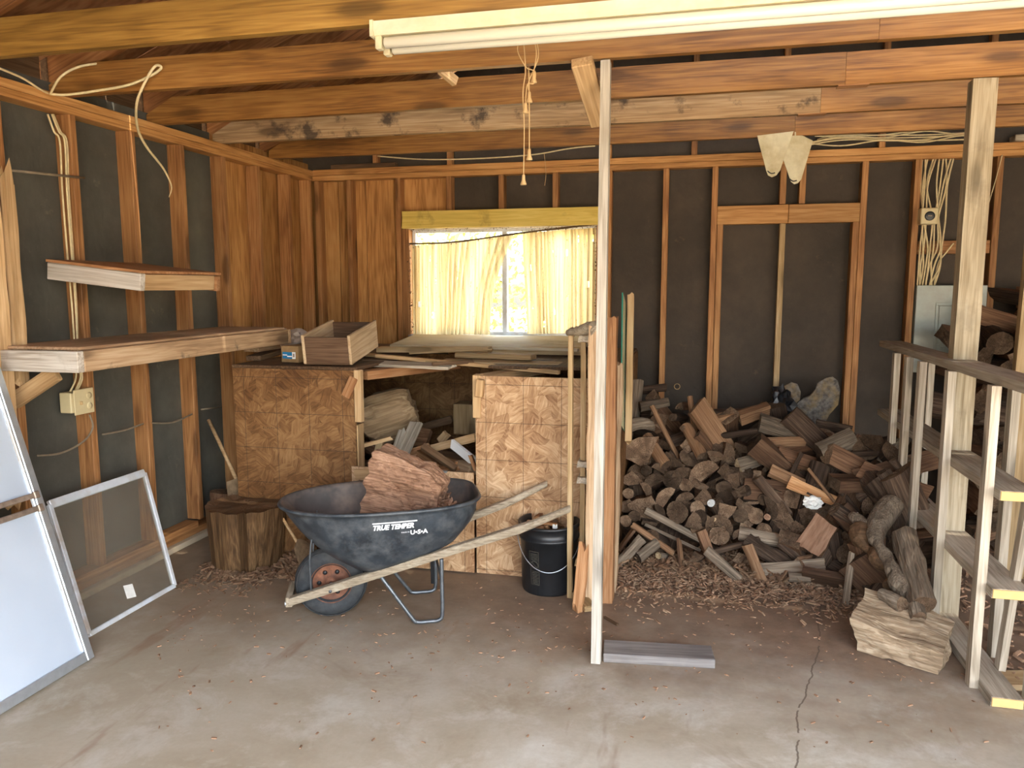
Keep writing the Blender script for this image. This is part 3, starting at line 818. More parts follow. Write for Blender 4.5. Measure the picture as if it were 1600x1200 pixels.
# side and back, floor-standing frame
def side(x, y0, y1, mat='osbdark'):
    w = y1 - y0
    return mk('side_panel', [(sx * .006, sy * w / 2, sz * ZT / 2) for sx in (-1, 1) for sy in (-1, 1) for sz in (-1, 1)],
       [(0, 1, 3, 2), (4, 6, 7, 5), (0, 4, 5, 1), (2, 3, 7, 6), (0, 2, 6, 4), (1, 5, 7, 3)], M[mat], bn, Matrix.Translation((x, (y0 + y1) / 2, ZT / 2 + .003)))
side(xl0 + .008, BY + .012, 5.55); side(-.392, BY + .012, 5.5)
panel('back_panel', xl0 + .02, -.40, .003, ZT - .05, y=5.52, mat='osbdark')
# corner studs and rails seen at the opening
box('frame_stud', (xl1 - .035, BY + .007, .01), (xl1 + .006, BY + .09, .78), 'pale', bn)
box('frame_stud', (xl1 + .002, BY - .02, .80), (xl1 + .042, BY + .02, ZT + .01), 'pale', bn)
box('frame_stud', (xr0 - .012, BY - .022, .85), (xr0 + .03, BY + .05, ZT), 'pale', bn)
box('frame_stud', (xr0 + .005, BY + .008, .01), (xr0 + .04, BY + .09, ZT - .02), 'pale', bn)
board('latch_block', ony(540, 620, BY - .02), ony(553, 590, BY - .02), .05, .02, 'slabred', bn, up=(1, 0, .4))
board('latch_block', ony(749, 620, BY - .042), ony(751, 593, BY - .042), .04, .035, 'pale', bn, up=(1, 0, 0))
board('cross_rail', (xl1, BY + .10, ZT - .03), (xl1 + .33, 4.6, ZT - .03), .05, .09, 'slabred', bn)
board('cross_rail', (xr0 + .02, BY + .03, ZT - .03), (xr0 + .36, 4.9, ZT - .03), .05, .09, 'pale', bn)
box('top_board', (xl0 + .0, BY - .01, ZT + .006), (xl1 + .02, 5.5, ZT + .024), 'dark', bn)
box('top_board', (xr0 - .0, BY + .25, ZT + .006), (-.39, 5.5, ZT + .022), 'dark', bn)
# markings stamped on the panel
for k in range(9):
    p = ony(412 + k * 3.2, 668 + (k % 2), BY - .0065)
    box('stamp_mark', (p.x - .0022, BY - .0068, p.z - .005), (p.x + .0022, BY - .0060, p.z + .005), 'dark', bn, 0)

# ---- lumber lying across the bin
def lum(label, a, b, w, t_, mat, up=(0, 0, 1), rough=False, name='plank', cat='plank', seed=0):
    if rough: o = rough_board(name, a, b, w, t_, mat, up=up, amp=.003, endamp=.03, seed=seed)
    else: o = board(name, a, b, w, t_, mat, up=up)
    return tag(o, label, cat)
z = ZT
wsb = mk('wide_board', [], [], M['sillboard'])
a, b_, c_, d_ = V((-1.97, 4.78, 1.150)), V((-.70, 4.70, 1.150)), V((-.66, 5.63, 1.168)), V((-2.10, 5.60, 1.168))
me = wsb.data
th = V((0, 0, .018))
me.from_pydata([tuple(v) for v in (a, b_, c_, d_, a - th, b_ - th, c_ - th, d_ - th)], [], [(0, 1, 2, 3), (7, 6, 5, 4), (0, 4, 5, 1), (1, 5, 6, 2), (2, 6, 7, 3), (3, 7, 4, 0)])
me.update(); tag(wsb, 'broad speckled board lying just below the window like a sill', 'board')
def Zp(px, py, z): return onz(px, py, z)
def L2(px0, py0, px1, py1, Y0, Y1): return ony(px0, py0, Y0), ony(px1, py1, Y1)
a, b = L2(592, 546, 766, 546, 4.66, 4.62); lum('brown two-by-four under the front edge of the broad board by the window', a, b, .035, .085, 'lath')
a, b = L2(768, 547, 915, 549, 4.80, 4.75); lum('long brown board running right behind the broad window board', a, b, .05, .03, 'lath')
a, b = L2(588, 556, 874, 582, 4.35, 4.05); lum('long thin stick slanting down to the right across the bin top', a, b, .022, .03, 'pale')
a, b = L2(560, 567, 706, 573, 4.18, 4.12); lum('grey ragged plank with a mouldy lower edge, left on the bin top', a, b, .10, .016, 'weath', up=(0, 1, .1), rough=True, seed=2)
a, b = L2(716, 554, 834, 558, 4.45, 4.40); lum('short brown offcut lying on top of the lumber at the right', a, b, .03, .11, 'lath')
a, b = L2(690, 565, 876, 570, 4.30, 4.30); lum('wide brown plank below the short offcut, right part of the bin top', a, b, .022, .17, 'lath')
a, b = L2(640, 552, 770, 546, 4.52, 4.50); lum('thin lath lying tilted between the sticks on the bin top', a, b, .012, .02, 'lath')
a, b = L2(560, 553, 700, 566, 4.45, 4.25); lum('flat tan board under the long thin stick on the bin top', a, b, .014, .09, 'lath')
a, b = L2(675, 569, 740, 565, 4.1, 4.2); lum('short dark scrap at the tip of the grey ragged plank', a, b, .02, .03, 'dark')

# ---- crate, box and scraps on the left end of the bin
def rectbox(name, label, cat, c, rz, sx, sy, h, th, m_front, m_side, tilt=0.0):
    t = thing(name, label, cat, c, rz)
    if tilt:
        WM[t.name] = wm(t) @ Matrix.Rotation(tilt, 4, 'X'); t.matrix_basis = WM[t.name]
    Mt = wm(t)
    def p(nm, x0, x1, y0, y1, z0, z1, m):
        L = (x1 - x0, y1 - y0, z1 - z0)
        k = max(range(3), key=lambda i: L[i])
        cc = V(((x0 + x1) / 2, (y0 + y1) / 2, (z0 + z1) / 2))
        ax = [V((1, 0, 0)), V((0, 1, 0)), V((0, 0, 1))][k]
        w_, t2 = (L[2], L[1 - k]) if k < 2 else (L[0], L[1])
        o = bpy.data.objects.new(nm, box_mesh(L[k], w_, t2, M[m], .002))
        return place(o, Mt @ frame_from(cc, ax, (0, 0, 1) if k < 2 else (1, 0, 0)), t)
    p('end_board', -sx / 2, sx / 2, -sy / 2, -sy / 2 + th, 0, h, m_front)
    p('end_board', -sx / 2, sx / 2, sy / 2 - th, sy / 2, 0, h, m_front)
    p('side_board', sx / 2 - th + .002, sx / 2 + .002, -sy / 2 - .004, sy / 2 + .004, .004, h + .012, m_side)
    p('side_board', -sx / 2 - .002, -sx / 2 + th - .002, -sy / 2 - .004, sy / 2 + .004, .004, h + .012, m_side)
    p('bottom_board', -sx / 2 + th, sx / 2 - th, -sy / 2 + th, sy / 2 - th, .001, .01, m_front)
    return t
cr = rectbox('wooden_crate', 'open-topped wooden crate on the left end of the bin', 'crate', (-1.975, 4.08, ZT + .062), .06, .28, .42, .155, .016, 'crate', 'cratelight', .16)
bx = thing('cardboard_box', 'long brown carton with a blue and white label, left of the crate', 'box', (-2.235, 4.05, ZT + .026), -.2)
Mt = wm(bx)
place(bpy.data.objects.new('carton_body', box_mesh(.34, .095, .125, M['cardboard'], .002)), Mt @ frame_from((0, .09, .048), (0, 1, 0), (0, 0, 1)), bx)
def dec(nm, x0, x1, z0, z1, m, yy):
    place(bpy.data.objects.new(nm, box_mesh(x1 - x0, z1 - z0, .0006, M[m], 0)), Mt @ Matrix.Translation(((x0 + x1) / 2, yy, (z0 + z1) / 2)), bx)
dec('blue_label', -.052, .018, .022, .060, 'blue', -.0806)
dec('white_label', .018, .042, .022, .061, 'white', -.0806)
dec('label_stripe', -.050, -.018, .040, .046, 'decal', -.0812)
dec('label_stripe', -.018, .016, .032, .039, 'decal', -.0812)
dec('label_code', .025, .035, .032, .052, 'cablegrey', -.0812)
a, b = L2(396, 560, 436, 548, 4.05, 4.5); lum('dark mossy board end sticking out left of the carton', a, b, .03, .09, 'dark', name='board_offcut', cat='offcut')
a, b = L2(392, 546, 440, 541, 4.25, 4.6); lum('orange-brown scrap board lying under the lower shelf end', a, b, .03, .10, 'slab', name='board_offcut', cat='offcut')
a, b = L2(400, 571, 437, 569, 4.02, 4.02); lum('flat scrap on the bin top directly left of the carton', a, b, .02, .06, 'cratelight', name='board_offcut', cat='offcut')
o = blob('plastic_bag', ony(460, 534, 4.55), (.10, .08, .085), 'bagplastic', seed=3, amp=.35, freq=1.8); tag(o, 'dusty crumpled whitish bag behind the carton', 'bag')

# ---- contents of the bin
def cont(label, a, b, w, t_, mat, up=(0, 0, 1), name='scrap_board', cat='board', seed=0):
    o = rough_board(name, a, b, w, t_, mat, up=up, amp=.003, endamp=.02, seed=seed)
    return tag(o, label, cat)
def irregular_log(name, c, axis, r, L, mats, seed=0, amp=.12, flat_end=True, rx=1.0, nseg=28, nring=14, end_amp=.0, notch=0):
    vs, fs, fm = [], [], []
    for k in range(nring + 1):
        z = -L / 2 + L * k / nring
        for i in range(nseg):
            a = 2 * math.pi * i / nseg
            n = noise.fractal(V((math.cos(a) * 1.3, math.sin(a) * 1.3, z / max(r, .01) * .5 + seed * 5)), 1, 2, 4)
            rr_ = r * (1 + amp * n)
            if notch and k > nring * .5: rr_ *= 1 - notch * (k / nring - .5) * 2 * max(0, math.cos(a - 2.0))
            x, y = math.cos(a) * rr_ * rx, math.sin(a) * rr_
            zz = z
            if k in (0, nring): zz += end_amp * noise.noise(V((x * 20, y * 20, seed)))
            vs.append(V((x, y, zz)))
    for k in range(nring):
        for i in range(nseg):
            j = (i + 1) % nseg
            fs.append((k * nseg + i, k * nseg + j, (k + 1) * nseg + j, (k + 1) * nseg + i)); fm.append(0)
    # ends in concentric rings so that they can be rough
    for side_ in (0, 1):
        base = 0 if side_ == 0 else nring * nseg
        prev = [base + i for i in range(nseg)]
        for q in (.66, .33):
            cur = []
            for i in range(nseg):
                v = vs[base + i]
                x, y = v.x * q, v.y * q
                cur.append(len(vs)); vs.append(V((x, y, (-L / 2 if side_ == 0 else L / 2) + (.25 * end_amp + .006) * noise.noise(V((x * 45, y * 45, seed + side_))) + end_amp * noise.noise(V((x * 12, y * 12, seed + side_))))))
            for i in range(nseg):
                j = (i + 1) % nseg
                f = (prev[i], cur[i], cur[j], prev[j])
                fs.append(f if side_ == 0 else f[::-1]); fm.append(1)
            prev = cur
        fs.append(tuple(prev[::-1]) if side_ == 0 else tuple(prev)); fm.append(1)
    up = V((0, 0, 1)) if abs(V(axis).normalized().z) < .9 else V((0, 1, 0))
    z = V(axis).normalized(); x = (up - z * up.dot(z)).normalized(); y = z.cross(x)
    Mt = Matrix.Identity(4)
    for i, a in enumerate((x, y, z)):
        for r_ in range(3): Mt[r_][i] = a[r_]
    Mt.translation = V(c)
    return mk(name, vs, fs, mats, None, Mt, fm)
big = irregular_log('log_round', ony(608, 650, 4.55), (-.90, -.32, -.30), .165, .33, [M['roundwood'], M['roundwood']], seed=3, amp=.10, end_amp=.03, notch=.45, nseg=40)
for v in big.data.vertices:
    if v.co.z > .02: v.co.x += .05 * noise.noise(v.co * 14) * (v.co.z / .16); v.co.z += .05 * noise.noise(v.co * 9) * (v.co.z / .16)
    else:
        q = min(1, -v.co.z / .165); s_ = 1 - .22 * q ** 4; v.co.x *= s_; v.co.y *= s_
tag(big, 'large pale log round with a torn end, lying in the dark bin opening', 'log')
W3 = lambda px, py, Y: ony(px, py, Y)
cont('grey weathered board leaning up in the bin, right below the log round', W3(622, 725, 4.15), W3(651, 660, 4.35), .085, .02, 'weath', up=(1, 0, .3), seed=1)
cont('short grey stub board beside the leaning grey board in the bin', W3(612, 722, 4.17), W3(630, 672, 4.3), .05, .02, 'weath', up=(1, 0, .3), seed=2)
cont('thin pale stick slanting across the left of the bin opening', W3(556, 699, 4.05), W3(612, 684, 4.2), .022, .022, 'pale')
cont('tan plank slanting up to the right edge of the bin opening', W3(678, 700, 4.25), W3(745, 683, 4.05), .045, .04, 'pale', seed=4)
cont('white-painted board with a crack, lying in the right of the bin', W3(706, 693, 4.08), W3(742, 722, 3.98), .05, .018, 'white', up=(.6, -.3, .6), seed=5)
cont('dark narrow board running down to the right in the bin', W3(660, 697, 4.02), W3(712, 732, 3.98), .022, .04, 'dark', up=(0, -.5, 1), seed=6)
cont('brown wedge piece in the middle of the bin opening', W3(655, 712, 4.15), W3(690, 735, 4.05), .08, .05, 'splitox', seed=7)
cont('orange scrap lying low in the middle of the bin', W3(684, 738, 4.05), W3(716, 728, 4.0), .05, .02, 'slabred', seed=8)
cont('pale upright offcut behind the thin stick in the bin', W3(586, 722, 4.15), W3(594, 690, 4.2), .04, .02, 'lath', up=(1, 0, 0), seed=9)
cont('broad brown plank in the lower left corner of the bin', W3(570, 735, 4.0), W3(604, 722, 4.1), .11, .02, 'splitx', up=(0, -.6, 1), seed=10)
cont('dark plank lying far back in the bin under the cream carton', W3(658, 668, 4.9), W3(706, 655, 4.9), .05, .04, 'dark', seed=11)
cont('brown offcut standing behind the middle of the bin opening', W3(655, 700, 4.5), W3(664, 672, 4.6), .09, .04, 'splito', up=(1, 0, 0), seed=12)
cont('pinkish offcut just above the tan plank in the bin', W3(688, 690, 4.4), W3(698, 678, 4.4), .05, .03, 'pale', up=(1, 0, .3), seed=13)
cont('brown block in the far right lower corner of the bin', W3(716, 727, 4.05), W3(738, 735, 3.95), .06, .05, 'slab', seed=14)
cont('reddish stick standing at the right edge of the bin opening', W3(735, 712, 3.93), W3(744, 736, 3.92), .02, .02, 'slabred', up=(1, 0, 0), seed=15)
cb = box('carton', (ony(708, 640, 4.9).x, 4.9, ony(708, 678, 4.9).z), (ony(748, 640, 4.9).x + .02, 5.05, ony(708, 631, 4.9).z), 'lath', None)
tag(cb, 'plain cream carton standing deep in the right of the bin', 'carton')
rr = random.Random(5)
for k in range(16):
    px, py = 560 + (k % 8) * 24 + rr.uniform(-6, 6), 705 + (k // 8) * 18 + rr.uniform(-5, 5)
    a = W3(px, py, 4.35 + rr.uniform(-.15, .25)); d = V((rr.uniform(-1, 1), rr.uniform(-.5, .5), rr.uniform(-.35, .35))).normalized() * rr.uniform(.08, .16)
    o = rough_board('kindling', a - d, a + d, rr.uniform(.03, .07), rr.uniform(.02, .04), rr.choice(['splitx', 'dark', 'splitox']), seed=k)
    tag(o, 'dark kindling piece buried among the scraps inside the bin', 'kindling', 'buried kindling in the bin')

# ---- shelves on the left wall
sh = thing('wall_shelf', 'long lower shelf of dusty boards on the left wall', 'shelf', (XL, 3.4, 1.2))
box('shelf_top', (XL + .002, 2.70, 1.268), (-2.50, 4.36, 1.282), 'shelftop', sh)
box('front_board', (-2.515, 2.70, 1.178), (-2.478, 4.365, 1.267), 'shelffront', sh)
box('end_board', (XL + .002, 2.662, 1.178), (-2.478, 2.699, 1.267), 'shelfw', sh)
box('end_board', (XL + .002, 4.366, 1.178), (-2.478, 4.40, 1.267), 'shelf', sh)
board('brace', (XL + .01, 2.76, 1.03), (-2.68, 2.76, 1.165), .07, .03, 'pale', sh)
u = thing('wall_shelf', 'short upper shelf sloping out from the left wall', 'shelf', (XL, 3.3, 1.6))
dz = -.055
def tilt(x): return 1.62 + (x - XL) / .5 * dz
board('end_board', (XL + .002, 3.02, tilt(XL) - .012), (-2.43, 3.02, tilt(-2.43) - .012), .078, .034, 'shelfw', u)
board('front_board', (-2.45, 3.038, tilt(-2.44) - .012), (-2.45, 3.56, tilt(-2.44) - .012), .074, .034, 'pale', u, up=(.1, 0, 1))
board('end_board', (XL + .002, 3.575, tilt(XL) - .012), (-2.42, 3.575, tilt(-2.42) - .016), .078, .03, 'slabred', u)
mk('shelf_top', [(XL + .003, 3.0, tilt(XL) + .029), (-2.42, 3.0, tilt(-2.42) + .029), (-2.42, 3.6, tilt(-2.42) + .029), (XL + .003, 3.6, tilt(XL) + .029),
                 (XL + .003, 3.0, tilt(XL) + .041), (-2.42, 3.0, tilt(-2.42) + .041), (-2.42, 3.6, tilt(-2.42) + .041), (XL + .003, 3.6, tilt(XL) + .041)],
   [(3, 2, 1, 0), (4, 5, 6, 7), (0, 1, 5, 4), (1, 2, 6, 5), (2, 3, 7, 6), (3, 0, 4, 7)], M['slabred'], u)

# ---- splintered planks at the very left
def splint(label, a, b, w, t_, seed):
    o = rough_board('splintered_plank', a, b, w, t_, 'pale', up=(0, 1, 0), amp=.006, endamp=.12, seed=seed, nx=20, nz=5)
    tag(o, label, 'plank')
splint('broad splintered plank against the wall studs at the left edge', (-2.88, 2.65, .60), (-2.88, 2.66, 2.02), .13, .03, 1)
splint('narrow splintered plank with a pale torn end just left of the shelves', (-2.87, 2.765, 1.14), (-2.87, 2.77, 2.01), .05, .03, 2)

# ---- storm door and window sash leaning on the left wall
sd = thing('storm_door', 'tall aluminium storm door with frosted panels leaning at the left', 'door', (-2.4, 2.2, 0))
A = V((-2.40, 2.544, .004)); B = V((-2.40, 1.84, .004)); up_ = (V((-2.86, 2.544, 1.57)) - A).normalized(); H_ = 1.60
def sp(y, h): return V((-2.40, y, .004)) + up_ * h
nrm = up_.cross(V((0, -1, 0))).normalized()
if nrm.x < 0: nrm = -nrm
def bar(nm, y0, h0, y1, h1, w, t_, m='alu', off=0):
    return board(nm, sp(y0, h0) + nrm * off, sp(y1, h1) + nrm * off, w, t_, m, sd, up=nrm.cross(sp(y1, h1) - sp(y0, h0)))
bar('frame_stile', 2.525, .0, 2.525, H_, .036, .028)
bar('frame_stile', 1.86, .0, 1.86, H_, .036, .028)
bar('frame_rail', 2.507, .02, 1.878, .02, .04, .028)
bar('frame_rail', 2.507, H_ - .02, 1.878, H_ - .02, .04, .028)
bar('inner_bead', 2.500, .045, 2.500, H_ - .045, .010, .016, 'whitealu', .004)
bar('cross_bar', 2.515, .66, 1.87, .66, .022, .02, 'rustalu', .014)
bar('cross_bar', 2.515, .715, 1.87, .715, .022, .02, 'rustalu', .014)
for h in (.66, .715): bar('clip', 2.52, h, 2.495, h, .03, .014, 'rustalu', .022)
for (h0, h1) in ((.04, .65), (.725, H_ - .04)):
    q = [sp(2.507, h0), sp(1.878, h0), sp(1.878, h1), sp(2.507, h1)]
    c = sum(q, V()) / 4
    q = [v - c for v in q]
    th = nrm * .003
    mk('storm_panel', [v + th for v in q] + [v - th for v in q], [(0, 1, 2, 3), (7, 6, 5, 4), (0, 4, 5, 1), (1, 5, 6, 2), (2, 6, 7, 3), (3, 7, 4, 0)], M['storm'], sd, Matrix.Translation(c))
ws_ = thing('window_sash', 'old white-framed window sash with dusty glass leaning on the left studs', 'window sash', (-2.56, 3.0, 0))
A, B_, C_, D_ = V((-2.56, 2.70, .012)), V((-2.56, 3.275, .012)), V((-2.845, 3.455, .545)), V((-2.845, 2.83, .545))
n2 = (B_ - A).cross(D_ - A).normalized()
if n2.x < 0: n2 = -n2
for a, b, w in ((A, B_, .022), (B_, C_, .022), (C_, D_, .04), (D_, A, .022)):
    board('sash_bar', a, b, w, .022, 'whitealu', ws_, up=n2.cross(b - a))
c = (A + B_ + C_ + D_) / 4
mk('sash_pane', [v - c + n2 * s for s in (.002, -.002) for v in (A, B_, C_, D_)], [(0, 1, 2, 3), (7, 6, 5, 4), (0, 4, 5, 1), (1, 5, 6, 2), (2, 6, 7, 3), (3, 7, 4, 0)], M['pane_dusty'], ws_, Matrix.Translation(c))
q = A.lerp(B_, .50) + (D_ - A) * .085
board('paper_sticker', q + n2 * .0035, q + (D_ - A).normalized() * .065 + n2 * .0035, .055, .001, 'paper', ws_, up=(0, 1, 0), ch=0)

# ================================================================ FITTINGS
# ---- fluorescent strip light
FX0, FX1, FY, FZ = -1.09, 1.42, 2.62, ZJ - .004
fl = thing('strip_light', 'long white fluorescent strip light under the nearest joist', 'light', (0, FY, FZ))
prof = [(-.062, 0), (.062, 0), (.062, -.030), (.050, -.044), (-.050, -.044), (-.062, -.030)]
def extr(name, prof, x0, x1, mat, parent, yc, zc):
    n = len(prof); L = (x1 - x0) / 2
    vs = [(-L, y, z) for y, z in prof] + [(L, y, z) for y, z in prof]
    fs = [tuple(range(n)), tuple(range(2 * n - 1, n - 1, -1))] + [(i, i + n, (i + 1) % n + n, (i + 1) % n) for i in range(n)]
    return mk(name, vs, fs, M[mat], parent, Matrix.Translation(((x0 + x1) / 2, yc, zc)))
extr('housing', prof, FX0, FX1, 'enamel', fl, FY, FZ)
extr('end_cap', [(-.066, .003), (.066, .003), (.066, -.05), (-.066, -.05)], FX0 - .012, FX0, 'fixend', fl, FY, FZ)
extr('end_cap', [(-.066, .003), (.066, .003), (.066, -.05), (-.066, -.05)], FX1, FX1 + .012, 'fixend', fl, FY, FZ)
for s in (-1, 1):
    yy = FY + s * .036
    Mt = Matrix.Translation((FX0 + .03, yy, FZ - .066)) @ Matrix.Rotation(math.pi / 2, 4, 'Y')
    Lt = FX1 - FX0 - .06
    lathe('lamp_tube', [(.014, 0), (.019, .004), (.019, Lt - .004), (.014, Lt)], 'tube', fl, Mt, n=20)
    for x in (FX0 + .012, FX1 - .012):
        box('lamp_holder', (x - .012, yy - .017, FZ - .088), (x + .012, yy + .017, FZ - .044), 'fixend', fl, .004)

# ---- pull cords
def pull(label, pts, bell, group=None):
    t = thing('pull_cord', label, 'cord', pts[0])
    tube('cord', pts, .0022, 'cord', t, n=5)
    lathe('bell_knob', [(.003, .0), (.006, -.004), (.007, -.022), (.012, -.036), (.012, -.040), (.003, -.040)], 'cord', t, Matrix.Translation(V(pts[-1])), n=10)
Y0 = 2.9
P = lambda px, py, Y=Y0: ony(px, py, Y)
pull('longest pull cord, its wooden bell lowest of all below the strip light', [P(818, 62), P(821, 110), P(817, 145), P(819, 200), P(818, 272)], 1)
pull('pull cord with its bell just below the looped cords', [P(835, 62), P(838, 85), P(834, 112)], 1)
pull('pull cord with a bell halfway down, right of the longest cord', [P(838, 62), P(841, 90), P(826, 128), P(827, 143)], 1)
pull('knotted pull cord with a small bell behind the longest cord', [P(812, 62), P(809, 80), P(822, 105), P(836, 112), P(834, 130), P(824, 132), P(821, 160)], 1)
pull('thin pull cord hanging low right of the longest cord', [P(826, 105), P(827, 160), P(827, 233)], 1)
o = tube('string', [ony(850, 238, YB - .004), ony(853, 270, YB - .012), ony(851, 290, YB - .012)], .002, 'cord', n=5); tag(o, 'loose string hanging above the window header', 'string')

# ---- folded metal bracket under the last joist
br = thing('metal_bracket', 'pale folded sheet-metal bracket with two pointed lobes under the last joist', 'bracket', (.5, 4.95, 2.4))
YB2 = 4.98
def plate(name, pxs, ya, yb, t_=.004):
    """pxs: outline pixels; the plate runs from depth ya at its fold to yb"""
    fold = 1232
    pts = []
    for (px, py) in pxs:
        u = min(1, abs(px - fold) / 50)
        pts.append(ony(px, py, ya + (yb - ya) * u))
    c = sum(pts, V()) / len(pts); n = len(pts)
    nr = (pts[1] - pts[0]).cross(pts[2] - pts[0]).normalized() * t_ / 2
    vs = [p - c + nr for p in pts] + [p - c - nr for p in pts]
    fs = [tuple(range(n)), tuple(range(2 * n - 1, n - 1, -1))] + [(i, i + n, (i + 1) % n + n, (i + 1) % n) for i in range(n)]
    mk(name, vs, fs, M['bracket'], br, Matrix.Translation(c))
plate('left_lobe', [(1183, 212), (1240, 205), (1224, 250), (1219, 266), (1213, 274), (1206, 277), (1200, 274), (1197, 266)], 5.045, 5.00)
plate('right_lobe', [(1240, 205), (1270, 220), (1258, 260), (1252, 280), (1247, 286), (1241, 288), (1236, 284), (1233, 276), (1224, 250)], 5.04, 5.07)
for px, py, Y in ((1205, 269, 5.015), (1239, 281, 5.035)):
    tube('slot', [ony(px - 6, py - 2, Y), ony(px, py + 2, Y), ony(px + 6, py + 1, Y)], .0035, 'black', br, n=5)

# ---- breaker panel, junction box, wires
bp = thing('breaker_panel', 'pale green metal breaker panel on the back wall behind the lattice', 'electrical panel', (1.55, YB, .94))
box('panel_box', (1.425, YB - .02, .955), (1.845, YB + .085, 1.535), 'panelgreen', bp)
box('panel_door', (1.565, YB - .028, 1.02), (1.80, YB - .021, 1.40), 'panelgreen', bp)
box('door_rim', (1.545, YB - .026, 1.405), (1.82, YB - .021, 1.42), 'panelgreen', bp)
box('door_rim', (1.545, YB - .026, 1.0), (1.556, YB - .021, 1.404), 'panelgreen', bp)
box('latch', (1.585, YB - .034, 1.10), (1.61, YB - .0285, 1.135), 'panelgreen', bp)
box('door_badge', (1.72, YB - .024, 1.435), (1.775, YB - .0205, 1.46), 'black', bp)
for z in (.945, ): 
    lathe('conduit_nut', [(.012, 0), (.012, .02), (.006, .02)], 'alu', bp, Matrix.Translation((1.53, YB + .02, .934)), n=12)
jb = thing('junction_box', 'square metal outlet box with a round socket above the breaker panel', 'outlet box', (1.46, YB, 1.97))
q0, q1 = ony(1433, 352, YB), ony(1462, 326, YB)
box('box_body', (q0.x, YB - .075, q0.z), (q1.x, YB + .01, q1.z), 'plastic_cream', jb, .006)
lathe('round_socket', [(.030, 0), (.030, .006), (.024, .008), (.010, .008)], 'black', jb, Matrix.Translation(((q0.x + q1.x) / 2, YB - .075, (q0.z + q1.z) / 2)) @ Matrix.Rotation(math.pi / 2, 4, 'X'), n=20)
box('socket_slot', ((q0.x + q1.x) / 2 - .012, YB - .086, (q0.z + q1.z) / 2 - .003), ((q0.x + q1.x) / 2 + .012, YB - .0835, (q0.z + q1.z) / 2 + .004), 'cablegrey', jb, .001)
ords = ['first', 'second', 'third', 'fourth', 'fifth', 'sixth', 'seventh', 'eighth', 'ninth', 'tenth', 'eleventh', 'twelfth']
rr = random.Random(11)
# cables dropping from the top plate to the panel
tops = [1441, 1446, 1450, 1459, 1463, 1468, 1474, 1478, 1486, 1490]
mids = [1438, 1441, 1447, 1452, 1447, 1467, 1459, 1463, 1470, 1474]
lows = [1433, 1437, 1441, 1446, 1437, 1452, 1456, 1446, 1460, 1452]
for k, (a, b, c) in enumerate(zip(tops, mids, lows)):
    y = lambda: YB + rr.uniform(-.03, .03)
    pts = [ony(a, 246, YB + .03), ony((a + b) / 2 + rr.uniform(-8, 8), 290, y()), ony(b + rr.uniform(-5, 5), 340, YB - .02 if 1430 < b < 1466 else y()), ony(b + rr.uniform(-4, 4), 385, YB - .01), ony((b + c) / 2 + rr.uniform(-6, 6), 415, YB - .03), ony(c, 447, YB + .02)]
    o = tube('electrical_cable', pts, .0055, 'cable', n=6)
    tag(o, 'cream cable dropping from plate to breaker panel, %s from left at the plate' % ords[k], 'cable', 'cables above the breaker panel')
o = tube('electrical_cable', [ony(1490, 380, YB - .02), ony(1478, 395, YB - .02), ony(1466, 412, YB - .02), ony(1460, 446, YB)], .005, 'cable'); tag(o, 'thick cream cable curling out from behind the thick post to the breaker panel', 'cable')
# cables along the plate
for k in range(7):
    z = ZJ + .03 + .010 * k
    xs = [(.66 + .02 * k), .9, 1.15, 1.4, 1.62, 1.80]
    pts = [V((x, YB - .06 + .012 * (k % 3) + rr.uniform(-.02, .02), z + rr.uniform(-.018, .018))) for x in xs]
    o = tube('electrical_cable', pts, .0045, 'cable', n=6)
    tag(o, 'cream cable along back top plate beside folded bracket, %s from bottom' % ords[k], 'cable', 'cables along the back top plate')
pts = [ony(590, 244, YB - .03), ony(660, 249, YB - .03), ony(740, 248, YB - .03), ony(830, 242, YB - .03), ony(890, 232, YB - .03), ony(930, 228, YB - .02)]
o = tube('electrical_cable', pts, .005, 'cable'); tag(o, 'single cream cable sagging along the back plate above the window', 'cable')
o = tube('electrical_cable', [ony(1566, 242, YB - .01), ony(1556, 280, YB - .02), ony(1541, 330, YB + .02)], .003, 'cable'); tag(o, 'thin cream wire hanging at the back wall right of the thick post', 'cable')
for k, (a, b) in enumerate((((1447, 600), (1432, 645)), ((1452, 600), (1440, 665)))):
    o = tube('electrical_cable', [ony(a[0] - 6, 588, YB), ony(a[0], a[1] + 20, YB - .03), ony(b[0], b[1] + 10, YB - .01)], .004, 'cablegrey'); tag(o, ('left' if k == 0 else 'right') + ' of two grey cables looping below the breaker panel', 'cable')

# ---- left wall: cables, outlet, loop, rod
XC = XL + .012
for k, (dx) in enumerate((0, 5, 10)):
    pts = [onx(80 + dx * .9, 178, XC), onx(90 + dx, 205, XC), onx(99 + dx * 1.1, 222, XC), onx(103 + dx, 300, XC), onx(111 + dx * .9, 400, XC), onx(118 + dx * .7, 480, XC), onx(123 + dx * .5, 560, XC), onx(124 + dx, 590, XC), onx(115 + dx, 612, XC)]
    pts = [V((p.x - .02 + .008 * (k % 2), p.y, p.z)) for p in pts]
    o = tube('electrical_cable', pts, .0046, 'cable'); tag(o, 'cream cable clipped down a left wall stud, %s of three' % ('left', 'middle', 'right')[k], 'cable', 'cables on the left wall stud')
ob = thing('wall_outlet', 'cream switch and outlet plate on the left wall below the long shelf', 'outlet', (XL, 3.14, .97))
c = onx(133, 627, XL + .02)
box('back_box', (XL - .06, c.y - .075, c.z - .05), (XL + .008, c.y + .035, c.z + .05), 'plastic_cream', ob, .004)
box('cover_plate', (XL + .009, c.y - .062, c.z - .062), (XL + .016, c.y + .062, c.z + .062), 'plastic_cream', ob, .003)
box('toggle_switch', (XL + .0165, c.y - .032, c.z - .014), (XL + .03, c.y - .022, c.z + .004), 'cord', ob, .002)
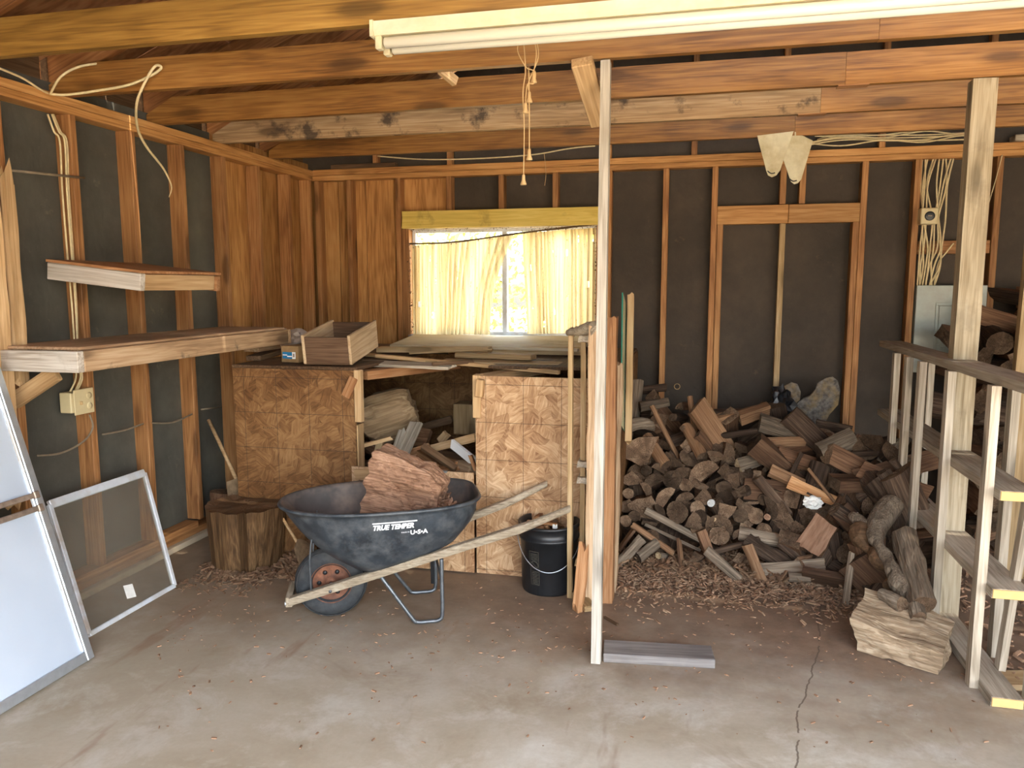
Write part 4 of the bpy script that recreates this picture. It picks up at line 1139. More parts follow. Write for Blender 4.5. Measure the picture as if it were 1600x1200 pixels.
for s in (-1, 1): lathe('socket_face', [(.017, 0), (.017, .003), (.006, .003)], 'plastic_cream', ob, Matrix.Translation((XL + .0165, c.y + .03, c.z + s * .026)) @ Matrix.Rotation(math.pi / 2, 4, 'Y'), n=16)
o = tube('electrical_cable', [onx(140, 648, XC), onx(145, 668, XC), onx(130, 690, XC), onx(95, 708, XC), onx(58, 712, XC)], .0048, 'cablegrey'); tag(o, 'grey cable curling from the outlet down to the left', 'cable')
o = tube('electrical_cable', [onx(160, 679, XC), onx(195, 672, XC), onx(224, 662, XC)], .0048, 'cablegrey'); tag(o, 'grey cable between the first and second stud right of the outlet', 'cable')
o = tube('electrical_cable', [onx(238, 661, XC), onx(270, 660, XC), onx(300, 647, XC)], .0048, 'cablegrey'); tag(o, 'grey cable between the second and third stud right of the outlet', 'cable')
o = tube('electrical_cable', [onx(314, 640, XC), onx(345, 636, XC)], .0048, 'cablegrey'); tag(o, 'short grey cable end entering the corner left of the bin', 'cable')
XO = XL + .10
pts = [onx(80, 147, XL + .01), ony(105, 148, 3.13), ony(150, 142, 3.15), ony(200, 133, 3.16), ony(236, 118, 3.16), ony(252, 106, 3.15), ony(243, 103, 3.15), ony(230, 122, 3.15), ony(214, 160, 3.17), ony(215, 200, 3.3), ony(228, 228, 3.4), ony(245, 250, 3.5), ony(258, 268, 3.58), ony(268, 292, 3.62), ony(264, 308, 3.64)]
o = tube('electrical_cable', pts, lambda u: .0062 if u < .8 else .0062 - .004 * (u - .8) / .2, 'cable'); tag(o, 'loose cream cable looping from the top plate and dangling over the left wall', 'cable')
o = tube('electrical_cable', [onx(78, 148, XL), onx(95, 120, XO), onx(125, 104, XO + .05), onx(165, 98, XO + .1)], .0055, 'cable'); tag(o, 'cream cable arching up from the left plate behind the second joist', 'cable')
o = tube('electrical_cable', [onx(0, 107, XL + .02), onx(35, 122, XL + .02), onx(60, 138, XL + .02), onx(75, 146, XL)], .005, 'cable'); tag(o, 'cream cable running along the left plate to the frame edge', 'cable')
o = tube('iron_rod', [onx(14, 266, XL + .02), onx(132, 278, XL + .02)], .006, 'cablegrey', smooth_path=False); tag(o, 'thin rusty rod nailed across the first left wall bay', 'rod')

# ================================================================ WHEELBARROW
WA = math.radians(24)
WU, WV, WO = V((math.cos(WA), math.sin(WA), 0)), V((-math.sin(WA), math.cos(WA), 0)), V((-1.787, 3.082, 0))
def W(s, t_, z): return WO + WU * s + WV * t_ + V((0, 0, z))
wbw = thing('wheelbarrow', 'dark wheelbarrow with weathered wooden handles in front of the bin', 'wheelbarrow', tuple(WO), WA)
MW = wm(wbw)
def tray_point(th, v, inset=0.0):
    """th: 0..1 round the tray, v: 0 rim .. 1 bottom"""
    a = 2 * math.pi * th
    def sup(cx, hx, hy, n, cy=0):
        c, s_ = math.cos(a), math.sin(a)
        return cx + hx * math.copysign(abs(c) ** (2 / n), c), cy + hy * math.copysign(abs(s_) ** (2 / n), s_)
    # rim: round at the wheel end, squarer at the handle end
    c = math.cos(a); n = 2.15 if c < 0 else 3.6
    s0 = .43
    hx = .455 if c < 0 else .435
    rx, ry = sup(s0, hx - inset, .285 - inset, n)
    if c > 0: ry *= 1 - .12 * c
    bx_, by_ = sup(.545, .225 - inset, .170 - inset, 3.4)
    w = v
    x = rx + (bx_ - rx) * w; y = ry + (by_ - ry) * w
    zr = .553 + .018 * math.sin(a) * 0 + .012 * (rx - .43)
    # bottom rises with the handles
    zb = .12 + .30 * x + .022
    prof = v ** 1.0
    z = zr + (zb - zr) * prof
    # rounding
    bul = math.sin(math.pi * min(1, v)) * .035
    x += bul * math.cos(a) * .8; y += bul * math.sin(a) * .6
    return x, y, z
NT_, NV_ = 72, 14
vs, fs, fm = [], [], []
def tadd(ring): 
    base = len(vs); vs.extend(ring); return base
rings = []
for (v, ins, dzz) in [(k / NV_, 0, 0) for k in range(NV_ + 1)][::-1]:
    rings.append(tadd([V(tray_point(i / NT_, v, ins)) for i in range(NT_)]))
no = len(rings)
for dr, dzz in ((-.010, .0), (-.018, .008), (-.012, .016), (.0, .016), (.006, .004)):
    rings.append(tadd([V(tray_point(i / NT_, 0, dr)) + V((0, 0, dzz)) for i in range(NT_)]))
nr_ = len(rings)
for k in range(1, NV_ + 1):
    rings.append(tadd([V(tray_point(i / NT_, k / NV_, .007)) + V((0, 0, .006)) for i in range(NT_)]))
for k in range(len(rings) - 1):
    a, b = rings[k], rings[k + 1]
    for i in range(NT_):
        j = (i + 1) % NT_
        fs.append((a + i, b + i, b + j, a + j)[::-1]); fm.append(1 if k >= nr_ - 2 else 0)
fs.append(tuple(rings[0] + i for i in range(NT_))[::-1]); fm.append(0)
fs.append(tuple(rings[-1] + i for i in range(NT_))); fm.append(1)
tray = mk('tray', vs, fs, [M['tray'], M['trayin']], wbw, MW.copy(), fm, smooth=True)
tray_bvh = BVHTree.FromPolygons([tuple(v) for v in vs], fs)
# handles
def handle(sgn):
    pts = []
    N = 22; rad = []
    vs, fs = [], []
    for k in range(N + 1):
        u = k / N
        s = 0 + 1.27 * u; z = .12 + .30 * s * 1.0 + (.02 * max(0, u - .85) / .15); t_ = sgn * (.09 + .14 * u)
        hw, hh = .019, .020
        if u > .86: q = (u - .86) / .14; hw = .019 - .003 * q; hh = .020 - .004 * q
        hw *= 1 + .06 * noise.noise(V((s * 9, sgn, 0))); hh *= 1 + .08 * noise.noise(V((s * 8, sgn, 4)))
        rnd = .45 if u > .86 else .16
        for i in range(12):
            a = 2 * math.pi * (i + .5) / 12
            c, d = math.cos(a), math.sin(a)
            e = 2 / (2.2 if u > .86 else 6)
            vs.append(V((s, t_ + hw * math.copysign(abs(c) ** e, c), z + hh * math.copysign(abs(d) ** e, d) + (0))))
    for k in range(N):
        for i in range(12):
            j = (i + 1) % 12; fs.append((k * 12 + i, (k + 1) * 12 + i, (k + 1) * 12 + j, k * 12 + j)[::-1])
    fs.append(tuple(range(12))); fs.append(tuple(N * 12 + i for i in range(12))[::-1])
    c = V((.63, sgn * .16, .31))
    # local X runs along the handle
    Mt = MW @ Matrix.Translation(c)
    mk('handle', [v - c for v in vs], fs, M['handle'], wbw, Mt)
handle(-1); handle(1)
board('nose_bar', W(.0, -.10, .118), W(.0, .10, .118), .045, .03, 'handle', wbw)
board('nose_bar', W(-.02, -.075, .10), W(-.02, .075, .10), .02, .004, 'steel', wbw)
for sg in (-1, 1): lathe('bolt', [(.009, 0), (.009, .006), (.004, .008)], 'alu', wbw, MW @ Matrix.Translation((-.012, sg * .092, .112)) @ Matrix.Rotation(-math.pi / 2, 4, 'Y'), n=8)
# wheel
WC = V((.185, 0, .168))
wh = bpy.data.objects.new('wheel', None); wh.empty_display_size = .05
place(wh, MW @ Matrix.Translation(WC) @ Matrix.Rotation(math.pi / 2, 4, 'X'), wbw)
MH = wm(wh)
tp = []
for k in range(15):
    a = -2.45 + 4.9 * k / 14
    tp.append((.121 + .046 * math.cos(a), .040 * math.sin(a)))
lathe('tyre', tp, 'rubber', wh, MH, n=56, closed=True)
for rr_ in (.152, .140):
    for s in (-1, 1): lathe('tyre_ring', [(rr_, s * .0325), (rr_ + .003, s * .0345), (rr_ + .006, s * .0325)], 'rubber', wh, MH, n=48, closed=True)
lathe('rim', [(.092, -.032), (.100, -.034), (.097, -.022), (.080, -.012), (.030, -.018), (.028, -.045), (.012, -.046), (.012, .046), (.028, .045), (.030, .018), (.080, .012), (.097, .022), (.100, .034), (.092, .032), (.088, 0)], 'rust', wh, MH, n=36, closed=True)
for k in range(6):
    a = k * math.pi / 3
    for s in (-1, 1):
        lathe('rim_slot', [(.006, 0), (.011, .001), (.004, .002)], 'black', wh, MH @ Matrix.Translation((.055 * math.cos(a), .055 * math.sin(a), s * .0155)) @ Matrix.Rotation(0 if s > 0 else math.pi, 4, 'X'), n=10)
tube('axle', [W(.185, -.13, .168), W(.185, .13, .168)], .008, 'steel', wbw, smooth_path=False)
# legs
for sg in (-1, 1):
    tt = sg * .175
    pts = [W(.30, sg * .13, .205), W(.40, sg * .135, .225), W(.43, tt * .85, .20), W(.545, tt, .035), W(.57, tt, .012), W(.62, tt, .010), W(.67, tt, .014), W(.685, tt, .05), W(.685, sg * .168, .20), W(.685, sg * .165, .30)]
    tube('leg', pts, .0095, 'steel', wbw, n=9)
    tube('tray_brace', [W(.10, sg * .10, .155), W(.10, sg * .12, .32), W(.12, sg * .135, .47)], .0045, 'steel', wbw, n=6)
tube('cross_brace', [W(.685, -.165, .20), W(.685, .165, .20)], .006, 'steel', wbw, smooth_path=False)
board('leg_strap', W(.665, .168, .28), W(.67, .172, .05), .018, .004, 'black', wbw, up=(1, 0, 0))
# lettering on the tray side
def letters(txt, size, shear, origin, parent, mat, project, name='lettering', bold=0.0):
    cu = bpy.data.curves.new('t', 'FONT'); cu.body = txt; cu.size = size; cu.shear = shear; cu.offset = bold; cu.resolution_u = 2
    ob = bpy.data.objects.new('t', cu); COL.objects.link(ob)
    dg = bpy.context.evaluated_depsgraph_get(); dg.update()
    me = bpy.data.meshes.new_from_object(ob.evaluated_get(dg))
    bpy.data.objects.remove(ob)
    bm = bmesh.new(); bm.from_mesh(me); bmesh.ops.triangulate(bm, faces=bm.faces)
    bm.to_mesh(me); bm.free()
    for v in me.vertices: v.co = project(v.co.x, v.co.y)
    me.materials.clear(); me.materials.append(M[mat])
    o = bpy.data.objects.new(name, me)
    return place(o, MW.copy() if parent is wbw else wm(parent).copy(), parent)
def on_tray(u, v, o_s=.0, o_z=.0):
    s, z = o_s + u, o_z + v + .02 * u
    loc, nn, idx, d = tray_bvh.ray_cast(V((s, -.6, z)), V((0, 1, 0)))
    if loc is None: return V((s, -.25, z))
    return loc + V((0, -.0022, 0))
pw = ony(582, 824, 3.17)
def wloc(p): return MW.inverted() @ p
# find tray-local s,z of the lettering start
def tray_hit(px, py):
    o_ = MW.inverted() @ V((0, 0, EYE)); d_ = (MW.inverted().to_3x3() @ ray(px, py)).normalized()
    return tray_bvh.ray_cast(o_, d_)[0]
h0, h1 = tray_hit(582, 829), tray_hit(650, 818)
sz_ = (h1.x - h0.x)
letters('TRUE TEMPER', sz_ / 6.1, .25, None, wbw, 'decal', lambda x, y: on_tray(x * .93, y * 1.05, h0.x, h0.z), bold=.0016)
ol = [(0, 0), (sz_ * 1.02, 0), (sz_ * 1.02, .006), (0, .006)]
vs = []
for k in range(13):
    u = sz_ * 1.03 * k / 12; vs += [on_tray(u, .0285, h0.x, h0.z), on_tray(u, .0345, h0.x, h0.z)]
mk('lettering_bar', vs, [(2 * k, 2 * k + 2, 2 * k + 3, 2 * k + 1) for k in range(12)], M['decal'], wbw, MW.copy())
h2 = tray_hit(641, 835)
letters('U\u2022S\u2022A', .030, 0, None, wbw, 'decal', lambda x, y: on_tray(x, y, h2.x, h2.z), bold=.0012)
h3 = tray_hit(627, 833)
letters('MADE IN', .009, 0, None, wbw, 'decal', lambda x, y: on_tray(x, y, h3.x, h3.z))
# rotten log chunk in the tray
def chunk():
    c = W(.555, .03, .572)
    bm = bmesh.new(); bmesh.ops.create_cube(bm, size=1.0)
    bmesh.ops.subdivide_edges(bm, edges=list(bm.edges), cuts=15, use_grid_fill=True)
    for v in bm.verts:
        x, y, z = v.co
        # outline as in the photo: high on the left, sloping down to the right
        top = .5 - .26 * max(0, x + .3) - (.35 * max(0, x - .22))
        zz = z if z < 0 else z * top * 2
        xx = x * (1 - .10 * z)
        if x < 0: xx -= .10 * max(0, -z)
        p = V((xx * .34, y * (.17 - .05 * z), zz * .36))
        q = V((p.x * 5, p.y * 9, p.z * 24))
        n1 = noise.fractal(q, 1, 2, 5); n2 = noise.noise(p * 60)
        n3 = noise.noise(V((p.x * 9, 3, p.z * 7))); d = V((x, y, z)).normalized() * (.020 * n1 + .009 * n2 + .035 * n3)
        gro = .006 * math.sin(p.x * 340) * (1 if -.10 < p.z < .06 and p.x > -.08 and p.x < .05 else 0)
        v.co = p + d + V((0, -gro, 0))
    me = bpy.data.meshes.new('rotten_log'); bm.to_mesh(me); bm.free(); me.materials.append(M['rotten'])
    o = bpy.data.objects.new('rotten_log', me)
    place(o, Matrix.Translation(c) @ Matrix.Rotation(WA - .35, 4, 'Z') @ Matrix.Rotation(.16, 4, 'Y'))
    tag(o, 'big crumbling reddish log chunk riding in the wheelbarrow', 'log')
chunk()
def crumbs(name, label, region, n, mat, smin, smax, seed, cat='chips', zfun=None, flatness=.35):
    rr = random.Random(seed); vs, fs = [], []
    for _ in range(n):
        x, y, z = region(rr)
        L = rr.uniform(smin, smax); w = L * rr.uniform(.2, .5); h = L * .12 + .001
        a = rr.uniform(0, 6.283); tl = rr.gauss(0, flatness)
        ux = V((math.cos(a) * math.cos(tl), math.sin(a) * math.cos(tl), math.sin(tl))); uy = V((-math.sin(a), math.cos(a), rr.gauss(0, flatness))).normalized(); uz = ux.cross(uy)
        c = V((x, y, z + h)); k = len(vs)
        for (i, j, l) in ((-1, -1, -1), (1, -1, -1), (1, 1, -1), (-1, 1, -1), (-1, -1, 1), (.8, -.7, 1), (.7, .8, 1), (-.9, .7, 1)):
            vs.append(c + ux * (i * L / 2) + uy * (j * w / 2) + uz * (l * h / 2))
        fs += [(k, k + 3, k + 2, k + 1), (k + 4, k + 5, k + 6, k + 7), (k, k + 1, k + 5, k + 4), (k + 1, k + 2, k + 6, k + 5), (k + 2, k + 3, k + 7, k + 6), (k + 3, k, k + 4, k + 7)]
    o = mk(name, vs, fs, M[mat])
    return tag(o, label, cat, kind='stuff')
def reg_tray(rr):
    s, t_ = rr.uniform(.36, .76), rr.gauss(-.02, .07); p = W(s, max(-.16, min(.16, t_)), .12 + .3 * s + .045 + rr.random() * .14); return p
crumbs('bark_crumbs', 'loose bark crumbs around the log chunk in the tray', reg_tray, 700, 'rotten', .015, .06, 3, 'crumbs', flatness=.7)
o = board('stick', W(.30, -.16, .44), W(.42, -.13, .395), .006, .008, 'weath'); tag(o, 'tiny stick lying in the tray in front of the log chunk', 'stick')

# ================================================================ BUCKET
bc = V((-.692, 3.73, 0))
bk = thing('bucket', 'black plastic bucket full of kindling on the floor by the slatted divider', 'bucket', tuple(bc))
MB = wm(bk)
lathe('bucket_body', [(.128, .002), (.134, .0), (.137, .01), (.146, .27), (.154, .272), (.154, .285), (.147, .288), (.149, .335), (.158, .338), (.158, .352), (.146, .352), (.144, .28), (.131, .02), (.0005, .018)][:14], 'black', bk, MB, n=48)
pts = []
for k in range(15):
    a = math.pi * k / 14
    # bail hangs in front of the bucket
    b_ = math.radians(200) + math.radians(160) * k / 14
    pts.append(bc + V((.163 * math.cos(b_), .163 * math.sin(b_), .285 - .15 * math.sin(a))))
tube('wire_handle', pts, .0022, 'alu', bk, n=5)
# embossed warning print: frame, barred circle and rows
def onb(u, v):
    a = math.radians(252) + u / .146; r = .1385 + .0345 * (v / .35) + .0012
    return bc + V((r * math.cos(a), r * math.sin(a), v))
def strip_b(name, u0, v0, u1, v1, w):
    n = 8; vs = []
    d = V((u1 - u0, v1 - v0)).normalized(); nx, ny = -d.y * w / 2, d.x * w / 2
    for k in range(n + 1):
        u, v = u0 + (u1 - u0) * k / n, v0 + (v1 - v0) * k / n
        vs += [onb(u + nx, v + ny) - bc, onb(u - nx, v - ny) - bc]
    return vs, [(2 * k, 2 * k + 1, 2 * k + 3, 2 * k + 2) for k in range(n)]
av, af = [], []
def acc(r):
    v, f = r; k = len(av); av.extend(v); af.extend([tuple(i + k for i in q) for q in f])
u0, u1, v0, v1 = -.020, .024, .06, .235
for q in ((u0, v0, u1, v0), (u1, v0, u1, v1), (u1, v1, u0, v1), (u0, v1, u0, v0)): acc(strip_b('p', *q, .0012))
cx_, cy_, cr_ = .002, .165, .019
for k in range(24):
    a, b = 2 * math.pi * k / 24, 2 * math.pi * (k + 1) / 24
    acc(strip_b('p', cx_ + cr_ * math.cos(a), cy_ + cr_ * math.sin(a), cx_ + cr_ * math.cos(b), cy_ + cr_ * math.sin(b), .002))
acc(strip_b('p', cx_ - .013, cy_ + .013, cx_ + .013, cy_ - .013, .002))
for k in range(5):
    v = .19 + .008 * k; acc(strip_b('p', u0 + .006, v, u1 - .004, v, .0016))
for k in range(9):
    v = .066 + .008 * k; acc(strip_b('p', u0 + .005 + .002 * (k % 3), v, u1 - .004 - .003 * (k % 2), v, .0018))
mk('printed_warning', av, af, M['decalgrey'], bk, Matrix.Translation(bc))
rr = random.Random(21)
for k in range(16):
    a = rr.uniform(0, 6.28); r = rr.uniform(0, .085)
    c = bc + V((r * math.cos(a), r * math.sin(a), .322 + rr.uniform(0, .03))); d = V((rr.uniform(-1, 1), rr.uniform(-1, 1), rr.uniform(-.25, .35))).normalized() * rr.uniform(.025, .045)
    o = rough_board('kindling', c - d, c + d, rr.uniform(.014, .025), rr.uniform(.01, .02), rr.choice(['splitx', 'splitox', 'slabred', 'dark']), seed=k)
    tag(o, 'brown kindling chip heaped in the black bucket', 'kindling', 'kindling in the bucket')
o = board('kindling', bc + V((-.11, -.02, .345)), bc + V((.05, -.06, .35)), .014, .02, 'slabred'); tag(o, 'longest reddish kindling stick lying over the bucket rim', 'kindling')
pa = ony(867, 823, 3.66)
o = mk('paper_tag', [(-.012, 0, -.011), (.012, 0, -.011), (.012, .002, .011), (-.012, .002, .011), (-.012, .002, -.011), (.012, .002, -.011), (.012, .004, .011), (-.012, .004, .011)],
       [(0, 1, 2, 3), (7, 6, 5, 4), (0, 4, 5, 1), (1, 5, 6, 2), (2, 6, 7, 3), (3, 7, 4, 0)], M['paper'], None, Matrix.Translation(pa)); tag(o, 'small white paper tag sticking up in the bucket', 'tag')

# ================================================================ STUMP, BROOMS, BARK
def stump():
    vs, fs, fm = [], [], []
    n, m_ = 56, 22; H_ = .345
    for k in range(m_ + 1):
        z = H_ * k / m_
        for i in range(n):
            a = 2 * math.pi * i / n
            r = .212 - .045 * (1 - z / H_) ** 1.5 * (.5 + .5 * math.cos(a * 2 + 1)) - .02 * (1 - z / H_)
            r *= 1 + .05 * noise.noise(V((math.cos(a) * 1.5, math.sin(a) * 1.5, 1))) + .05 * noise.noise(V((math.cos(a) * 6, math.sin(a) * 6, z * 3))) + .012 * noise.noise(V((math.cos(a) * 20, math.sin(a) * 20, z * 4)))
            crack = max(0, 1 - abs(((a - 5.15 + math.pi) % (2 * math.pi)) - math.pi) / .05) * .05
            vs.append(((r - crack) * math.cos(a), (r - crack) * math.sin(a), z + (0.012 * noise.noise(V((math.cos(a) * 3, math.sin(a) * 3, 4))) if k == m_ else 0)))
    for k in range(m_):
        for i in range(n):
            j = (i + 1) % n; fs.append((k * n + i, k * n + j, (k + 1) * n + j, (k + 1) * n + i)); fm.append(0)
    prev = [m_ * n + i for i in range(n)]
    for q in (.8, .55, .3, .1):
        cur = []
        for i in range(n):
            v = vs[m_ * n + i]; x, y = v[0] * q, v[1] * q
            cur.append(len(vs)); vs.append((x, y, H_ - .012 + .014 * noise.noise(V((x * 14, y * 14, 2)))))
        for i in range(n):
            j = (i + 1) % n; fs.append((prev[i], prev[j], cur[j], cur[i])); fm.append(1)
        prev = cur
    fs.append(tuple(prev)); fm.append(1); fs.append(tuple(range(n))[::-1]); fm.append(1)
    t = tag(mk('tree_stump', vs, fs, [M['stumpside'], M['stumptop']], None, Matrix.Translation((-2.385, 3.68, 0)), fm), 'large brown chopping stump standing in the corner left of the wheelbarrow', 'stump')
M['stumpside'] = wood('stump_side', (.035, .018, .008), (.105, .056, .023), (.22, .13, .058), axis='Z', grain=14, bump=1.0, knots=False, var=.02, rough=.8)
M['stumptop'] = endgrain('stump_top', (.07, .038, .018), (.14, .078, .04), (.20, .12, .065))
stump()
def broom(label, top, neck, foot, w, seed, hr=.011):
    top, neck, foot = V(top), V(neck), V(foot)
    t = thing('broom', label, 'broom', tuple(foot))
    tube('broom_handle', [top, neck], hr, 'pale', t, smooth_path=False, n=8)
    ax = (foot - neck).normalized(); sx = ax.cross(V((0, 1, 0))).normalized(); sy = ax.cross(sx)
    rr = random.Random(seed); vs, fs = [], []
    L = (foot - neck).length
    for _ in range(1000):
        u = rr.uniform(-1, 1); v = rr.uniform(-1, 1)
        a = neck + sx * u * w * .22 + sy * v * .014; b = neck + ax * L * rr.uniform(.9, 1.03) + sx * u * w * .5 + sy * v * .035
        b.z = max(b.z, .004)
        k = len(vs); q = sx * .0032
        q2 = sy * .0032
        vs += [a - q, a + q, a + q2, b - q, b + q, b + q2]; fs += [(k, k + 1, k + 4, k + 3), (k + 1, k + 2, k + 5, k + 4), (k + 2, k, k + 3, k + 5)]
    o = mk('bristles', vs, fs, M['straw'], t); tag(o, kind='stuff')
    tube('binding', [neck - sx * w * .2 + ax * .04, neck + sx * w * .2 + ax * .04], .012, 'straw', t, smooth_path=False)
broom('worn broom with a long handle leaning in the corner behind the stump', ony(326, 656, 4.05), ony(369, 748, 3.93), ony(398, 850, 3.88), .26, 1)
broom('small worn brush lying against the bin right of the stump', ony(426, 785, 3.80), ony(466, 850, 3.66), ony(490, 882, 3.55), .14, 2, .008)
o = irregular_log('log', ony(350, 800, 4.12), (0.05, .1, 1), .085, .26, [M['split'], M['end']], seed=8); tag(o, 'dark log chunk standing behind the stump next to the broom', 'log')
def reg_bark(rr):
    u = rr.random(); x = -1.99 + rr.gauss(0, .09); y = 3.70 + rr.gauss(0, .075)
    h = .16 * math.exp(-((x + 1.98) / .13) ** 2 - ((y - 3.75) / .11) ** 2)
    return x, y, h * rr.random()
crumbs('bark_litter', 'heap of bark and splinters between the stump and the wheel', reg_bark, 1500, 'barkchip', .02, .085, 6, 'bark', flatness=.6) if False else None
M['barkchip'] = flat('bark_chips', (.15, .082, .045), .95, var=.6, nscale=18, dirt=(.30, .2, .12), dirtscale=16)
crumbs('bark_litter', 'heap of bark and splinters between the stump and the wheel', reg_bark, 1500, 'barkchip', .02, .085, 6, 'bark', flatness=.6)
def reg_stumpfoot(rr):
    a = rr.uniform(3.4, 6.3); r = .19 + abs(rr.gauss(0, .05)); return -2.32 + r * math.cos(a), 3.68 + r * math.sin(a), rr.random() * .015
crumbs('bark_litter', 'splinters scattered around the foot of the stump', reg_stumpfoot, 600, 'barkchip', .012, .06, 8, 'bark')
mound = blob('sawdust_mound', (-1.99, 3.75, .0), (.17, .10, .13), 'barkchip', seed=4, amp=.25, sub=3, cut_low=0); tag(mound, 'low brown duff mound under the bark heap by the stump', 'mound', kind='stuff')

# ================================================================ FIREWOOD
def section(kind, r, rr):
    """cross-section outline: list of (x, y, flag) with flag 0 bark edge, 1 split edge starting at the point"""
    P_ = []
    if kind in ('round', 'stick'):
        n = 14
        for i in range(n):
            a = 2 * math.pi * i / n; P_.append((r * math.cos(a), r * math.sin(a) * .92, 0))
    elif kind == 'half':
        n = 9
        for i in range(n): a = math.pi * i / (n - 1); P_.append((r * 1.15 * math.cos(a), r * 1.05 * math.sin(a) - r * .4, 0 if i < n - 1 else 1))
        for i in range(1, 5): P_.append((-r * 1.15 + 2.3 * r * i / 5, -r * .4 + rr.uniform(-.06, .06) * r, 1))
    elif kind == 'wedge':
        n = 6; sp_ = rr.uniform(.6, .9)
        cx, cy = 0, -r * .75
        arc = [(1.75 * r * math.cos(math.pi / 2 + sp_ * (2 * i / (n - 1) - 1)), cy + 1.75 * r * math.sin(math.pi / 2 + sp_ * (2 * i / (n - 1) - 1))) for i in range(n)][::-1]
        arc = [(x, y) for x, y in arc][::-1]
        for i, (x, y) in enumerate(arc): P_.append((x, y, 0 if i < n - 1 else 1))
        lx, ly = arc[-1]
        for i in range(1, 4): P_.append((lx + (cx - lx) * i / 4 + rr.uniform(-.07, .07) * r, ly + (cy - ly) * i / 4, 1))
        P_.append((cx, cy, 1))
        fx, fy = arc[0]
        for i in range(1, 4): P_.append((cx + (fx - cx) * i / 4 + rr.uniform(-.07, .07) * r, cy + (fy - cy) * i / 4, 1))
    elif kind in ('block', 'slabl'):
        hx, hy = (r, r * .72) if kind == 'block' else (r * 1.3, r * .42)
        cs = [(hx, -hy), (hx, hy), (-hx, hy), (-hx, -hy)]
        cs = [(x * rr.uniform(.8, 1.1), y * rr.uniform(.75, 1.1)) for x, y in cs]
        for i in range(4):
            a, b = cs[i], cs[(i + 1) % 4]
            for q in range(3): P_.append((a[0] + (b[0] - a[0]) * q / 3 + rr.uniform(-.04, .04) * r, a[1] + (b[1] - a[1]) * q / 3 + rr.uniform(-.04, .04) * r, 0 if i == 1 and kind == 'slabl' else 1))
    return P_
def log_mesh(kind, r, L, seed, mats, taper=.9, bend=.0, amp=.10):
    rr = random.Random(seed); S = section(kind, r, rr); n = len(S); K = 7
    vs, fs, fm = [], [], []
    ea = [rr.uniform(-.35, .35), rr.uniform(-.35, .35)]
    for k in range(K + 1):
        u = k / K; z = -L / 2 + L * u; s = 1 - (1 - taper) * u
        for (x, y, f) in S:
            nn = noise.noise(V((x / r * 1.1 + seed, y / r * 1.1, z / L * 2.0))) * amp + noise.noise(V((x / r * 3.2, y / r * 3.2 + seed, z / L * 3))) * amp * .6
            X, Y = x * s * (1 + nn) + bend * math.sin(math.pi * u), y * s * (1 + nn)
            zz = z + (ea[0] * x if k == 0 else ea[1] * x if k == K else 0) * .6
            vs.append((X, Y, zz))
    for k in range(K):
        for i in range(n):
            j = (i + 1) % n; fs.append((k * n + i, k * n + j, (k + 1) * n + j, (k + 1) * n + i)); fm.append(S[i][2])
    for e in (0, 1):
        base = K * n * e
        c = len(vs); cx = sum(vs[base + i][0] for i in range(n)) / n; cy = sum(vs[base + i][1] for i in range(n)) / n; cz = sum(vs[base + i][2] for i in range(n)) / n
        mid = []
        for i in range(n):
            v = vs[base + i]; mid.append(len(vs)); vs.append(((v[0] + cx) / 2, (v[1] + cy) / 2, (v[2] + cz) / 2 + rr.uniform(-.004, .004)))
        c = len(vs); vs.append((cx, cy, cz + rr.uniform(-.005, .005)))
        for i in range(n):
            j = (i + 1) % n
            q1, q2 = (base + i, mid[i], mid[j], base + j), (mid[i], c, mid[j])
            fs += [q1 if e == 0 else q1[::-1], q2 if e == 0 else q2[::-1]]; fm += [2, 2]
    me = bpy.data.meshes.new('log_' + kind)
    me.from_pydata(vs, [], fs)
    for m in mats: me.materials.append(M[m])
    me.polygons.foreach_set('material_index', fm); me.update()
    return me
BR, SP, EN = 'bark', 'split', 'end'
LIB = {
 'round': [log_mesh('round', r, L, s, (BR, SP, EN)) for r, L, s in ((.050, .38, 1), (.062, .40, 2), (.074, .36, 3), (.036, .42, 4), (.085, .34, 5))],
 'half': [log_mesh('half', r, L, s, (BR, SP, EN), amp=.14) for r, L, s in ((.060, .38, 11), (.072, .40, 12), (.085, .36, 13), (.052, .36, 14))],
 'wedge': [log_mesh('wedge', r, L, s, (BR, SP, EN), amp=.14) for r, L, s in ((.055, .38, 21), (.065, .36, 22), (.075, .40, 23), (.048, .38, 24), (.060, .34, 25))],
 'block': [log_mesh('block', r, L, s, (BR, SP, EN), amp=.16) for r, L, s in ((.055, .36, 31), (.065, .34, 32), (.050, .38, 33))],
 'slabl': [log_mesh('slabl', r, L, s, (BR, SP, EN), amp=.16) for r, L, s in ((.055, .38, 41), (.065, .34, 42))],
 'stick': [log_mesh('stick', r, L, s, (BR, SP, EN), bend=b) for r, L, s, b in ((.018, .36, 51, .02), (.024, .40, 52, -.02), (.020, .30, 53, .0))],
}
CR, CF = V(ray(1200, 750)).normalized(), None
FWD = V((-.23, .97, 0)).normalized()
def heap(px, py, back=0.0):
    """a point on the sloping face of the heap seen at this pixel"""
    d = ray(px, py)
    y0 = 4.12 - .50 * max(0.0, min(1.0, (px - 1290) / 150.0)) - .0 + back
    k = 1.10
    t = (y0 + k * EYE) / (d.y - k * d.z)
    if EYE + d.z * t < .02: t = (.02 - EYE) / d.z
    return V((0, 0, EYE)) + d * t
def axis_of(px, py, th, phi):
    """direction whose picture makes the angle th (deg, counter-clockwise from right), phi = lean into the room (90 = end-on)"""
    d = ray(px, py).normalized()
    right = d.cross(V((0, 0, 1))).normalized(); up = right.cross(d)
    th, phi = math.radians(th), math.radians(phi)
    return (right * math.cos(th) + up * math.sin(th)) * math.cos(phi) + d * math.sin(phi)
PLACED = []
